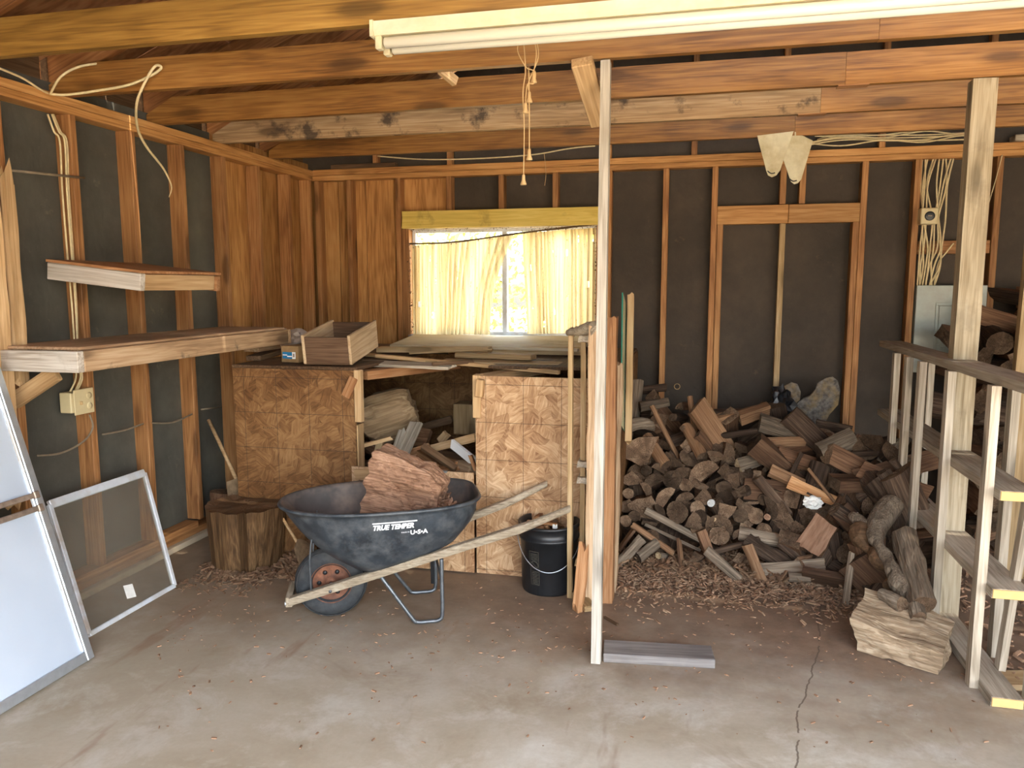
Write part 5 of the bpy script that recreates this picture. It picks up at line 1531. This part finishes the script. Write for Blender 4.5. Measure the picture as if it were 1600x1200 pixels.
def put(me, c, ax, spin, sc, name='firewood_log', xd=None):
    o = bpy.data.objects.new(name, me)
    z = V(ax).normalized(); x = z.orthogonal().normalized()
    if xd is not None: x = (xd - z * xd.dot(z)).normalized()
    y = z.cross(x)
    Mt = Matrix.Identity(4)
    for i, a in enumerate((x, y, z)):
        for r_ in range(3): Mt[r_][i] = a[r_]
    Mt = Mt @ Matrix.Rotation(spin, 4, 'Z')
    Mt = Mt @ Matrix.Scale(sc, 4)
    Mt.translation = V(c)
    return place(o, Mt)
def spec(label, px, py, kind, r, L, th, phi=0, mats=(BR, SP, EN), spin=None, seed=0, back=0.0, Y=None, taper=.92, bend=0., amp=.12, name='firewood_log', cat='firewood', pos=None, roll=None):
    me = log_mesh(kind, r, L, 100 + seed + int(px), mats, taper, bend, amp)
    c = pos if pos is not None else (ony(px, py, Y) if Y else heap(px, py, back))
    if c.z < .02: c.z = .02
    ax = axis_of(px, py, th, phi)
    if phi > 40: c = c + ax * (L * .5 - r * .3)
    o = put(me, c, ax, 0.0 if roll is not None else spin if spin is not None else R.uniform(0, 6.28), 1.0, name, None if roll is None else axis_of(px, py, roll, 0))
    PLACED.append((px, py, (L if phi < 40 else 2 * r) * .5 * 260 * .62, th, max(r * 260 * .8, 8)))
    return tag(o, label, cat)
M['rottenz'] = wood('rotten_orange', (.22, .09, .03), (.42, .20, .08), (.60, .36, .18), axis='Z', grain=30, bump=1.0, knots=False)
M['facebrown'] = wood('sawn_face_brown', (.16, .075, .04), (.27, .15, .09), (.38, .23, .15), axis='X', grain=12, knots=False)
M['blockwood'] = wood('block_wood', (.13, .085, .05), (.30, .215, .135), (.50, .40, .28), grain=14, bump=1.0, knots=False, stain=.3, stain_col=(.16, .09, .05), var=.02)
SO, GR, EP = 'splito', 'greylog', 'endpale'
spec('upright split log standing at the left top of the heap beside the green glass edge', 993, 625, 'block', .036, .27, 84, 8, (SP, GR, EN), back=.1)
spec('short log lying across the left top of the heap', 1018, 608, 'round', .030, .20, 8, 20, back=.15)
spec('stubby pale-ended log just below the top left of the heap', 1022, 632, 'round', .034, .19, 12, 15, (GR, SP, EN))
spec('curved bark log arching above the big wedge at the left of the heap', 998, 668, 'half', .036, .20, 12, 20, (GR, GR, EN), bend=.03)
spec('big fan-shaped wedge with a broad tan cut face at the left of the heap', 1003, 712, 'wedge', .115, .34, 0, 84, (BR, SO, EN), spin=3.5)
spec('brown stub running into the heap right of the big wedge', 1025, 705, 'round', .040, .26, 125, 35, (SO, SP, EN))
spec('long smooth stick slanting down through the upper left of the heap', 1039, 675, 'stick', .018, .36, -62, 5, ('splito', SP, EP), back=-.04)
spec('round log with a neat brown end below the pale ring on the wall', 1052, 652, 'round', .027, .3, 0, 75, (BR, SP, EN))
spec('triangular split log pointing down at the top edge of the heap', 1064, 637, 'wedge', .030, .25, 0, 80, (BR, SP, EN), spin=3.1)
spec('thin upright stick with a round end at the top edge of the heap', 1082, 648, 'stick', .020, .24, 100, 10, ('splito', SP, EN))
spec('knobby reddish log below the thin upright stick', 1085, 690, 'round', .040, .24, 120, 30, ('splito', SP, EN))
spec('broad orange split plank slanting down right in the upper heap', 1113, 672, 'slabl', .060, .36, -55, 8, (SO, SO, SP), spin=0, back=-.03)
spec('small orange block behind the broad slanting plank', 1130, 653, 'block', .035, .16, 20, 20, (SO, SO, SP))
spec('grey pointed split log left of the broad slanting plank', 1108, 700, 'wedge', .032, .22, -50, 20, (GR, SP, EN))
spec('dark barked log behind the orange block at the top of the heap', 1150, 650, 'round', .050, .26, 5, 15, back=.15)
spec('orange-topped chunk at the top of the heap left of the black bag', 1178, 645, 'block', .050, .20, 22, 20, (SO, 'splito', EP))
spec('long dark barked branch below the orange-topped chunk', 1170, 675, 'stick', .022, .40, 12, 5)
spec('frayed grey log in the upper middle of the heap', 1222, 672, 'half', .050, .28, -15, 15, (GR, GR, GR), back=-.05, amp=.25)
spec('pale rotten-barked log right under the frayed grey log', 1222, 693, 'half', .035, .26, 5, 10, ('splito', GR, EN), back=-.02, amp=.25)
spec('thick brown log slanting down right below the lichen slab', 1268, 678, 'half', .060, .34, -42, 10, (BR, SP, EN), spin=.3, back=-.08)
spec('short thick half-round log with a weathered top at the upper right of the heap', 1307, 702, 'half', .078, .22, 30, 25, ('greylog', SP, EN), spin=1.2, back=-.14)
spec('small barked log lying at the foot of the double stud', 1302, 667, 'round', .030, .20, -8, 5, back=.1)
spec('long reddish-brown beam lying below the frayed log', 1262, 724, 'block', .042, .34, -14, 5, (SP, SP, EN), spin=.1, back=-.04)
spec('short stick standing against the reddish-brown beam', 1243, 727, 'stick', .014, .16, 68, 5, back=-.12)
spec('light split beam slanting down in the middle of the heap', 1243, 752, 'block', .034, .30, -22, 5, (SO, SO, SP), spin=.2, back=-.08)
spec('ragged orange rotten log below the light split beam', 1277, 772, 'half', .030, .32, -20, 0, ('rottenz', 'rottenz', 'rottenz'), back=-.12, amp=.5)
spec('thin pale stick crossing above the ragged orange log', 1283, 758, 'stick', .010, .22, -50, 0, ('splito', SP, EP), back=-.2)
spec('big block showing a diamond-shaped tan face at the lower right of the heap', 1279, 838, 'block', .100, .16, 0, 72, ('splito', 'splito', 'facebrown'), roll=62, back=-.20)
spec('long grey half log lying level left of the diamond-faced block', 1199, 840, 'half', .036, .30, -5, 5, ('greylog', 'split', EN), spin=0, back=-.03)
spec('stub of split log under the left corner of the diamond-faced block', 1250, 868, 'half', .036, .24, -38, 10, (BR, SP, EN), back=-.05)
spec('barked log pointing down right of the diamond-faced block', 1308, 868, 'round', .040, .28, -75, 25, (BR, SP, EN), back=-.03)
spec('pale-faced half log low on the litter right of the centre of the heap', 1235, 888, 'half', .034, .34, 12, 0, (BR, GR, EP), spin=3.3, back=-.1)
spec('short mossy round log lying on the litter', 1249, 902, 'round', .027, .11, 4, 0, (GR, SP, EN), back=-.15)
spec('wide dark half log lying flat at the front foot of the heap', 1297, 905, 'slabl', .055, .26, -3, 0, (SP, SP, EN), spin=1.57, back=-.15)
spec('slim upright stick at the front right of the heap', 1326, 905, 'stick', .018, .26, 86, 0, ('greylog', SP, EP), back=-.25)
spec('square chunk with a torn lower edge at the front right of the heap', 1365, 878, 'block', .080, .24, -70, 20, (GR, SP, SP), spin=.4, back=-.12)
spec('dark round under the torn square chunk', 1362, 915, 'round', .045, .20, 0, 70, (BR, SP, EN), back=-.1)
spec('smooth tan stick slanting down at the lower left of the heap', 1020, 842, 'stick', .018, .27, -32, 0, ('splito', SP, EP), back=-.1)
spec('long grey split rail above the smooth tan stick', 1050, 840, 'slabl', .022, .33, -22, 0, (GR, GR, EN), back=-.05)
spec('longer grey rail lying behind the split rail at the lower left', 1055, 822, 'round', .024, .38, -25, 5, (GR, GR, EN))
spec('short split stub leaning at the lower left corner of the heap', 980, 842, 'slabl', .022, .17, 55, 5, (SO, SP, EN), back=-.05)
spec('crumbly pale-barked chunk at the lower left corner of the heap', 984, 862, 'half', .045, .20, 48, 0, (GR, GR, EN), back=-.12, amp=.4)
spec('small rounded stub at the front foot right of the crumbly chunk', 1012, 860, 'round', .032, .14, 40, 20, (GR, SP, EN), back=-.1)
spec('small pale-ended stub on the litter at the left', 1029, 868, 'round', .018, .14, 0, 70, (GR, SP, EP), back=-.1)
spec('split stick pointing out of the heap to the lower left litter', 1063, 868, 'slabl', .020, .18, 96, 20, (SO, SP, EN), back=-.08)
spec('small dark-faced wedge on the litter at the front', 1088, 868, 'wedge', .034, .18, 0, 75, (BR, SP, EN), back=-.08)
spec('brown split billet standing out at the front centre-left', 1105, 855, 'block', .028, .20, -68, 15, (SP, SP, EN), back=-.1)
spec('pale-tipped log lying on the litter at the front centre', 1129, 882, 'round', .030, .22, -38, 10, (GR, GR, EP), back=-.2)
spec('reddish split piece with a narrow top at the front centre', 1183, 885, 'wedge', .028, .24, -65, 5, ('splito', SP, EN), back=-.15)
spec('dark mossy log lying behind the reddish split piece', 1205, 868, 'round', .045, .30, -28, 5, back=-.05, amp=.35)
spec('dark curved branch at the front centre of the heap', 1150, 853, 'stick', .020, .26, 20, 0, back=-.05)
spec('very pale round cut end of a thin log in the middle left of the heap', 1115, 811, 'round', .016, .3, 0, 84, (BR, SP, EP), back=-.05)
spec('white-ringed round end in the middle left of the heap', 1111, 786, 'round', .022, .3, 0, 84, ('white_ring', SP, 'white_ring'), back=-.06)
spec('large upright wedge face in the middle left of the heap', 1131, 795, 'wedge', .058, .34, 0, 84, (BR, SO, EN), spin=.1, back=-.06)
spec('large round cut end low in the left middle of the heap', 1059, 800, 'round', .064, .34, 0, 84, (BR, SP, EN), back=-.05)
spec('medium round cut end right of the large round one', 1090, 795, 'round', .046, .34, 0, 84, (BR, SP, EN), back=-.05)
spec('plain small round end at the far left middle of the heap', 982, 771, 'round', .033, .34, 0, 84, (BR, SP, EN), back=-.04)
spec('small orange round end in the middle of the heap', 1199, 808, 'round', .019, .3, 0, 84, (BR, SP, 'facebrown'), back=-.05)
spec('pale barked half log end with yellowish rot in the middle of the heap', 1155, 727, 'half', .036, .26, 20, 45, ('endpale', GR, EP), back=-.05)
spec('squarish grey cut end near the middle of the heap', 1156, 770, 'block', .040, .3, 0, 82, (BR, SP, EN), back=-.05)
spec('square-cut brown end beside the squarish grey one', 1183, 745, 'block', .036, .3, 0, 80, (BR, SP, EN), back=-.04)
spec('dark slanting half log in the middle of the heap', 1205, 775, 'half', .034, .26, -48, 15, (BR, SP, EN), back=-.06)

M_dummy = None
# logs filling the rest of the heap face
poly = [(968, 655), (985, 640), (1040, 640), (1075, 655), (1130, 652), (1200, 662), (1250, 690), (1310, 705), (1360, 690), (1395, 705), (1432, 760), (1430, 850), (1395, 930), (1330, 920), (1240, 892), (1180, 885), (1120, 872), (1060, 868), (1000, 862), (968, 850)]
def inside(x, y, P_):
    c = False; j = len(P_) - 1
    for i in range(len(P_)):
        if (P_[i][1] > y) != (P_[j][1] > y) and x < (P_[j][0] - P_[i][0]) * (y - P_[i][1]) / (P_[j][1] - P_[i][1]) + P_[i][0]: c = not c
        j = i
    return c
def crowded(x, y, rad):
    for (qx, qy, hl, th, hw) in PLACED:
        a = math.radians(th); dx, dy = x - qx, -(y - qy)
        u = dx * math.cos(a) + dy * math.sin(a); v = -dx * math.sin(a) + dy * math.cos(a)
        if abs(u) < hl + rad and abs(v) < hw + rad: return True
    return False
rr = random.Random(99)
gen = []
WORD = {'round': 'round log', 'half': 'half log', 'wedge': 'wedge log', 'block': 'squarish log', 'slabl': 'flat slab', 'stick': 'thin stick'}
ENDS = [(987, 745, 'wedge', 14), (1020, 753, 'half', 17), (1010, 765, 'half', 12), (1038, 778, 'half', 18), (1067, 781, 'half', 16), (1051, 749, 'round', 15), (1097, 739, 'half', 24),
        (1093, 757, 'half', 12), (1011, 792, 'wedge', 24), (1031, 801, 'half', 12), (991, 806, 'round', 9), (978, 815, 'round', 9), (1147, 752, 'block', 13), (1165, 769, 'wedge', 20), (1131, 763, 'round', 12),
        (1100, 773, 'wedge', 15), (1163, 792, 'half', 14), (1157, 806, 'round', 11), (1181, 806, 'round', 12), (1192, 781, 'round', 8), (1204, 795, 'half', 16), (1129, 818, 'half', 17), (1080, 818, 'wedge', 15),
        (1108, 822, 'half', 13), (1137, 711, 'half', 17), (1181, 716, 'block', 14), (1225, 808, 'half', 24), (1124, 838, 'round', 15), (1032, 732, 'half', 12), (1073, 717, 'half', 14), (1129, 737, 'wedge', 12),
        (1071, 758, 'round', 11), (1243, 779, 'round', 17), (1331, 765, 'block', 20), (1376, 779, 'round', 18), (1352, 700, 'round', 19), (1376, 757, 'round', 13), (1299, 795, 'half', 16), (1215, 745, 'round', 11),
        (1150, 735, 'wedge', 10), (1172, 830, 'half', 15), (1195, 828, 'round', 11), (1010, 735, 'round', 9), (1116, 716, 'wedge', 12), (1160, 700, 'half', 12), (1190, 700, 'wedge', 13)]
for (x, y, kind, rp) in ENDS:
    k = rr.randrange(len(LIB[kind])); me = LIB[kind][k]
    sc = rp * .0038 / {'round': (.050, .062, .074, .036, .085), 'half': (.060, .072, .085, .052), 'wedge': (.055, .065, .075, .048, .060), 'block': (.055, .065, .050)}[kind][k]
    ax = axis_of(x, y, rr.uniform(-180, 180), rr.uniform(76, 88)); c = heap(x, y, rr.uniform(-.05, .0)) + ax * (.18 * sc)
    PLACED.append((x, y, rp * .7, 0, rp * .6))
    gen.append((put(me, c, ax, rr.uniform(0, 6.28), sc), kind, 'end-on', x, y))
tries = 0
while tries < 9000 and len(gen) < 150:
    tries += 1
    x, y = rr.uniform(966, 1434), rr.uniform(640, 930)
    if not inside(x, y, poly): continue
    if crowded(x, y, 8): continue
    stacked = x < 1215 and y > 690
    kind = rr.choice(['round', 'half', 'wedge', 'wedge', 'half', 'block', 'slabl'] if stacked else ['round', 'half', 'wedge', 'block', 'half', 'round', 'stick', 'slabl'])
    k = rr.randrange(len(LIB[kind])); me = LIB[kind][k]
    sc = rr.uniform(.6, .95) if stacked else rr.uniform(.8, 1.2)
    c = heap(x, y, .02 + rr.uniform(-.05, .04))
    L = .36 * sc
    if (stacked and rr.random() < .9) or (not stacked and rr.random() < .35):
        th, phi = rr.uniform(-180, 180), rr.uniform(68, 86)
        ax = axis_of(x, y, th, phi); c = c + ax * (L * .5 - .02)
        PLACED.append((x, y, 9.5 * sc, 0, 9.5 * sc))
        how = 'end-on'
    else:
        th, phi = rr.choice([-35, -20, -50, 10, 25, -60, 60, 80]) + rr.uniform(-12, 12), rr.uniform(-5, 30)
        ax = axis_of(x, y, th, phi); PLACED.append((x, y, 26 * sc, th, 8 * sc))
        how = 'lying'
    o = put(me, c, ax, rr.uniform(0, 6.28), sc)
    gen.append((o, kind, how, x, y))
# give every one of them a label by look and by place among its likes
zones = {}
for (o, kind, how, x, y) in gen:
    col = 'far left' if x < 1050 else 'left' if x < 1150 else 'centre' if x < 1250 else 'right' if x < 1340 else 'far right'
    row = 'top' if y < 700 else 'upper' if y < 760 else 'lower' if y < 825 else 'bottom'
    zones.setdefault((kind, how, col, row), []).append((x, o))
ORD = ['leftmost', 'second from left', 'third from left', 'fourth from left', 'fifth from left', 'sixth from left', 'seventh from left', 'eighth from left', 'ninth from left', 'tenth from left']
for (kind, how, col, row), items in zones.items():
    items.sort(key=lambda q: q[0])
    for i, (x, o) in enumerate(items):
        lab = '%s %s, %s %s of the main heap' % (WORD[kind], how if how == 'end-on' else 'lying sideways', row, col)
        if len(items) > 1: lab += ', %s' % ORD[min(i, 9)]
        tag(o, lab, 'firewood', 'logs of the main firewood heap')
# deeper layer, mostly hidden
cnt = 0
for gy in range(650, 900, 30):
    for gx in range(970, 1432, 34):
        x, y = gx + rr.uniform(-8, 8), gy + rr.uniform(-6, 6)
        if not inside(x, y, poly): continue
        kind = rr.choice(['round', 'half', 'wedge', 'block']); me = LIB[kind][rr.randrange(len(LIB[kind]))]
        ax = axis_of(x, y, rr.uniform(-180, 180), rr.uniform(35, 80) if x < 1215 else rr.uniform(0, 70))
        c = heap(x, y, .22); c.z = max(.06, c.z)
        c += ray(x, y).normalized() * .05
        o = put(me, c, ax, rr.uniform(0, 6.28), rr.uniform(.95, 1.25))
        tag(o, 'dark log buried behind the %s face of the main firewood heap' % (('upper' if y < 760 else 'lower') + (' left' if x < 1120 else ' middle' if x < 1280 else ' right')), 'firewood', 'logs buried in the main firewood heap'); cnt += 1

# odd things on the heap
bagb = blob('black_bag', ony(1222, 633, 5.35), (.075, .06, .125), 'bagblack', seed=2, amp=.5, freq=2.2); tag(bagb, 'crumpled black plastic bag at the foot of the thin stud', 'bag')
def flake(name, label, pxs, Y, th, mat, seed, cat='bark'):
    pts = [ony(px, py, Y) for px, py in pxs]; c = sum(pts, V()) / len(pts)
    # rings inward from the outline for a bumpy front
    n = len(pts); vs = []; rings_ = [1.0, .7, .4, .12]
    for q in rings_:
        for p in pts:
            v = c + (p - c) * q; d = (1 - q) * th * .9 + .02 * noise.noise(v * 14 + V((seed, 0, 0)))
            vs.append(v + V((0, -th / 2 - d, 0)) - c)
    for p in pts: vs.append(p + V((0, th / 2, 0)) - c)
    fs = []
    for k in range(len(rings_) - 1):
        for i in range(n): j = (i + 1) % n; fs.append((k * n + i, k * n + j, (k + 1) * n + j, (k + 1) * n + i))
    fs.append(tuple(3 * n + i for i in range(n)))
    for i in range(n): j = (i + 1) % n; fs.append((4 * n + i, 4 * n + j, j, i))
    fs.append(tuple(4 * n + i for i in range(n))[::-1])
    o = mk(name, vs, fs, M[mat], None, Matrix.Translation(c)); return tag(o, label, cat)
flake('bark_slab', 'large lichen-grey slab of bark standing against the wall on the heap', [(1243, 655), (1240, 640), (1247, 628), (1256, 622), (1266, 618), (1274, 608), (1277, 598), (1290, 590), (1300, 588), (1308, 594), (1312, 610), (1309, 632), (1302, 640), (1295, 648), (1288, 662), (1278, 668), (1266, 664), (1254, 668)], 5.46, .03, 'lichen', 1)
flake('bark_slab', 'small lichen-grey slab of bark right behind the black bag', [(1224, 604), (1236, 597), (1246, 600), (1251, 612), (1249, 628), (1240, 634), (1232, 624), (1225, 614)], 5.50, .03, 'lichen', 2)
p = ony(1058, 604, YB + .05)
ring_o = lathe('pale_ring', [(.020 + .003 * math.cos(a), .003 * math.sin(a)) for a in [2 * math.pi * k / 8 for k in range(8)]], 'cord', None, Matrix.Translation(p) @ Matrix.Rotation(math.pi / 2, 4, 'X'), n=20, closed=True); tag(ring_o, 'small pale ring hooked on the felt wall above the heap', 'ring')
o = blob('paper_scrap', heap(1270, 785, -.2), (.05, .03, .035), 'paper', seed=9, amp=.5, freq=2.5); tag(o, 'crumpled white paper in the middle of the heap', 'paper')
o = tube('white_strip', [heap(1311, 806, -.22), heap(1322, 807, -.22), heap(1341, 803, -.22)], lambda u: .013 * (1 - .3 * u), 'paper', n=8); tag(o, 'white strip lying right of the diamond-faced block', 'scrap')
o = blob('yellow_cap', ony(1371, 697, 4.62), (.022, .015, .014), 'yellow', seed=1, amp=.2, sub=2); tag(o, 'small yellow cap at the upper right of the heap', 'cap')

# twisted roots and big logs at the right front
def root(label, pts, rf, mat='greylog', seed=0, name='root_branch', amp=.3):
    P3 = [V(p) for p in pts]
    o = tube(name, P3, rf, mat, n=14)
    for v in o.data.vertices:
        d = noise.fractal(V((v.co.x * 16, v.co.y * 16, v.co.z * 5 + seed)), 1, 2, 4)
        v.co += V((noise.noise(v.co * 22 + V((seed, 0, 0))), noise.noise(v.co * 22 + V((0, seed, 0))), 0)) * .012 * amp / .3 + V((1, 1, 0)) * d * .006
    o.data.polygons.foreach_set('use_smooth', [False] * len(o.data.polygons))
    return tag(o, label, 'root')
root('forked grey root curving down at the right front of the heap', [ony(1398, 785, 4.05), ony(1378, 808, 3.98), ony(1368, 840, 3.85), ony(1385, 868, 3.72), ony(1403, 905, 3.58), ony(1420, 930, 3.50)], lambda u: .050 - .022 * u + .012 * math.sin(u * 9))
root('twisted dark root with stubby branches behind the forked root', [ony(1345, 825, 4.0), ony(1350, 850, 3.88), ony(1370, 868, 3.8), ony(1390, 892, 3.68), ony(1396, 915, 3.6)], lambda u: .045 - .02 * u + .018 * math.sin(u * 14), 'dark', 3)
root('thin root stub crossing left of the forked root', [ony(1330, 806, 4.05), ony(1350, 815, 3.98), ony(1372, 815, 3.93)], lambda u: .020 + .008 * math.sin(u * 7), 'greylog', 5)
for k, (px0, py0, px1, py1, r, Ya, Yb_, lb) in enumerate((
        (1412, 835, 1442, 945, .052, 3.80, 3.42, 'long smooth grey log leaning down beside the lattice divider'),
        (1388, 795, 1402, 850, .050, 4.1, 3.9, 'dark thick log behind the forked root at the right'),
        (1360, 750, 1395, 790, .060, 4.35, 4.15, 'brown barked log high at the right end of the heap'),
        (1345, 770, 1390, 750, .060, 4.4, 4.3, 'round dark log right of the centre beside the lattice strips'),
        (1425, 925, 1436, 965, .030, 3.5, 3.38, 'short grey branch end on the floor beside the lattice'),
        (1375, 725, 1410, 690, .030, 4.5, 4.55, 'pale branch poking up behind the first lattice strip'),
        (1380, 930, 1410, 945, .030, 3.5, 3.42, 'broken pale branch end behind the big front block'))):
    a, b = ony(px0, py0, Ya), ony(px1, py1, Yb_); a.z = max(a.z, r); b.z = max(b.z, r * .9)
    o = irregular_log('firewood_log', (a + b) / 2, b - a, r, (b - a).length, [M['greylog' if k in (0, 4, 5, 6) else 'bark'], M['end']], seed=20 + k, amp=.25, nseg=20, nring=10, end_amp=.02)
    tag(o, lb, 'firewood')
# the big block on the slab at the right front
def big_block():
    c = V((.885, 3.37, .088))
    bm = bmesh.new(); bmesh.ops.create_cube(bm, size=1.0)
    bmesh.ops.subdivide_edges(bm, edges=list(bm.edges), cuts=13, use_grid_fill=True)
    for v in bm.verts:
        x, y, z = v.co
        sx = .33 * (1 + .10 * z); sy = .24; sz = .15 * (1 - .30 * max(0, x))
        p = V((x * sx, y * sy, z * sz))
        # front lower edge cut back in an arch, back raised
        p.z += .05 * y - (.04 * (x + .5) * (z > 0))
        if z < 0: p.z += .03 * max(0, 1 - (x / .25) ** 2) * (-z * 2) * (y < .2)
        if x > .2: p.y -= .05 * (x - .2)
        q = V((p.x * 4, p.y * 6, p.z * 7))
        n1 = noise.fractal(q, 1, 2, 4)
        d = V((x, y, z)).normalized() * (.034 * n1)
        v.co = p + d
        ww = c.z + v.co.z
        if ww < .004: v.co.z = .004 - c.z
    me = bpy.data.meshes.new('wood_block'); bm.to_mesh(me); bm.free(); me.materials.append(M['blockwood'])
    o = bpy.data.objects.new('wood_block', me)
    place(o, Matrix.Translation(c) @ Matrix.Rotation(-.42, 4, 'Z'))
    tag(o, 'massive pale weathered wood block lying on the slab in front of the heap', 'wood block')
big_block()

# ---- second heap, behind the lattice on the right
rr = random.Random(17)
heap2 = []
for k, (x, y) in enumerate([(1.66 + .15 * i + (.07 if j % 2 else 0), .07 + .115 * j) for j in range(13) for i in range(8)]):
    if y > 1.28 + .45 * min(1, max(0, (x - 1.7) / .3)): continue
    kind = rr.choice(['round', 'half', 'wedge', 'block', 'half']); me = LIB[kind][rr.randrange(len(LIB[kind]))]
    yy = 4.95 + .30 * y + rr.uniform(-.05, .05)
    ax = V((rr.gauss(-.1, .3), 1, rr.gauss(0, .15))) if rr.random() < .65 else V((1, rr.uniform(-.6, .6), rr.uniform(-.4, .4)))
    o = put(me, V((x + rr.uniform(-.03, .03), yy, y + rr.uniform(-.02, .02))), ax, rr.uniform(0, 6.28), rr.uniform(1.0, 1.3))
    heap2.append((o, x, y, kind))
z2 = {}
for (o, x, z, kind) in heap2:
    key = (kind, 'top' if z > 1.05 else 'upper part' if z > .7 else 'middle' if z > .35 else 'bottom')
    z2.setdefault(key, []).append((x, o))
ORD2 = ORD + [ 'eleventh from left', 'twelfth from left', 'thirteenth from left']
for (kind, row), items in z2.items():
    items.sort(key=lambda q: q[0])
    for i, (x, o) in enumerate(items):
        tag(o, '%s in the %s of the second heap, right edge%s' % (WORD[kind], row, ', ' + ORD2[min(i, 12)] if len(items) > 1 else ''), 'firewood', 'logs of the second firewood heap')

# ---- litter on the floor
def reg_pile(rr):
    u = rr.random()
    px = 958 + 430 * rr.random() ** 1.05
    py = 872 + 30 * (px - 958) / 400 + abs(rr.gauss(0, 1)) * 26
    p = onz(px, py, 0); return p.x, p.y, rr.random() ** 2 * .02
def reg_pile2(rr):
    px = rr.uniform(958, 1330); p = onz(px, 868 + 28 * (px - 958) / 400 + rr.gauss(6, 9), 0); return p.x, p.y, rr.random() * .045
M['chipdark'] = flat('litter_brown', (.20, .115, .068), .95, var=.65, nscale=14, dirt=(.40, .28, .18), dirtscale=19)
crumbs('wood_chip_litter', 'brown litter of chips and bark along the front foot of the firewood heap', reg_pile, 6500, 'chipdark', .006, .035, 31, 'wood chips')
crumbs('wood_chip_litter', 'thick drift of shredded bark against the lowest firewood', reg_pile2, 3500, 'barkchip', .012, .055, 32, 'wood chips', flatness=.55)
def reg_scatter(rr):
    while True:
        px, py = rr.uniform(240, 1560), 905 + abs(rr.gauss(0, 1)) * 110
        if py < 1195: break
    p = onz(px, py, 0); return p.x, p.y, 0
crumbs('wood_chip_litter', 'sparse small chips scattered over the open concrete', reg_scatter, 620, 'chip', .004, .020, 33, 'wood chips', flatness=.15)
def reg_right(rr):
    return rr.uniform(1.25, 2.7), rr.uniform(3.0, 5.0), rr.random() * .01
crumbs('wood_chip_litter', 'chips on the floor behind the lattice divider', reg_right, 1500, 'chip', .008, .05, 34, 'wood chips')
def reg_l(rr):
    return rr.uniform(-2.6, -2.1), rr.uniform(3.25, 3.55), 0
crumbs('wood_chip_litter', 'reddish crumbs on the floor in front of the stump', reg_l, 260, 'barkchip', .005, .03, 35, 'wood chips')
o = rough_board('bark_strip', onz(945, 964, .012), onz(966, 976, .012), .012, .008, 'dark', amp=.004); tag(o, 'dark sliver of bark on the floor right of the pale post', 'bark strip')
o = rough_board('floor_board', onz(1562, 1062, .01), onz(1640, 1064, .01), .02, .12, 'lath'); tag(o, 'flat tan board lying on the floor behind the lattice at the right edge', 'board')
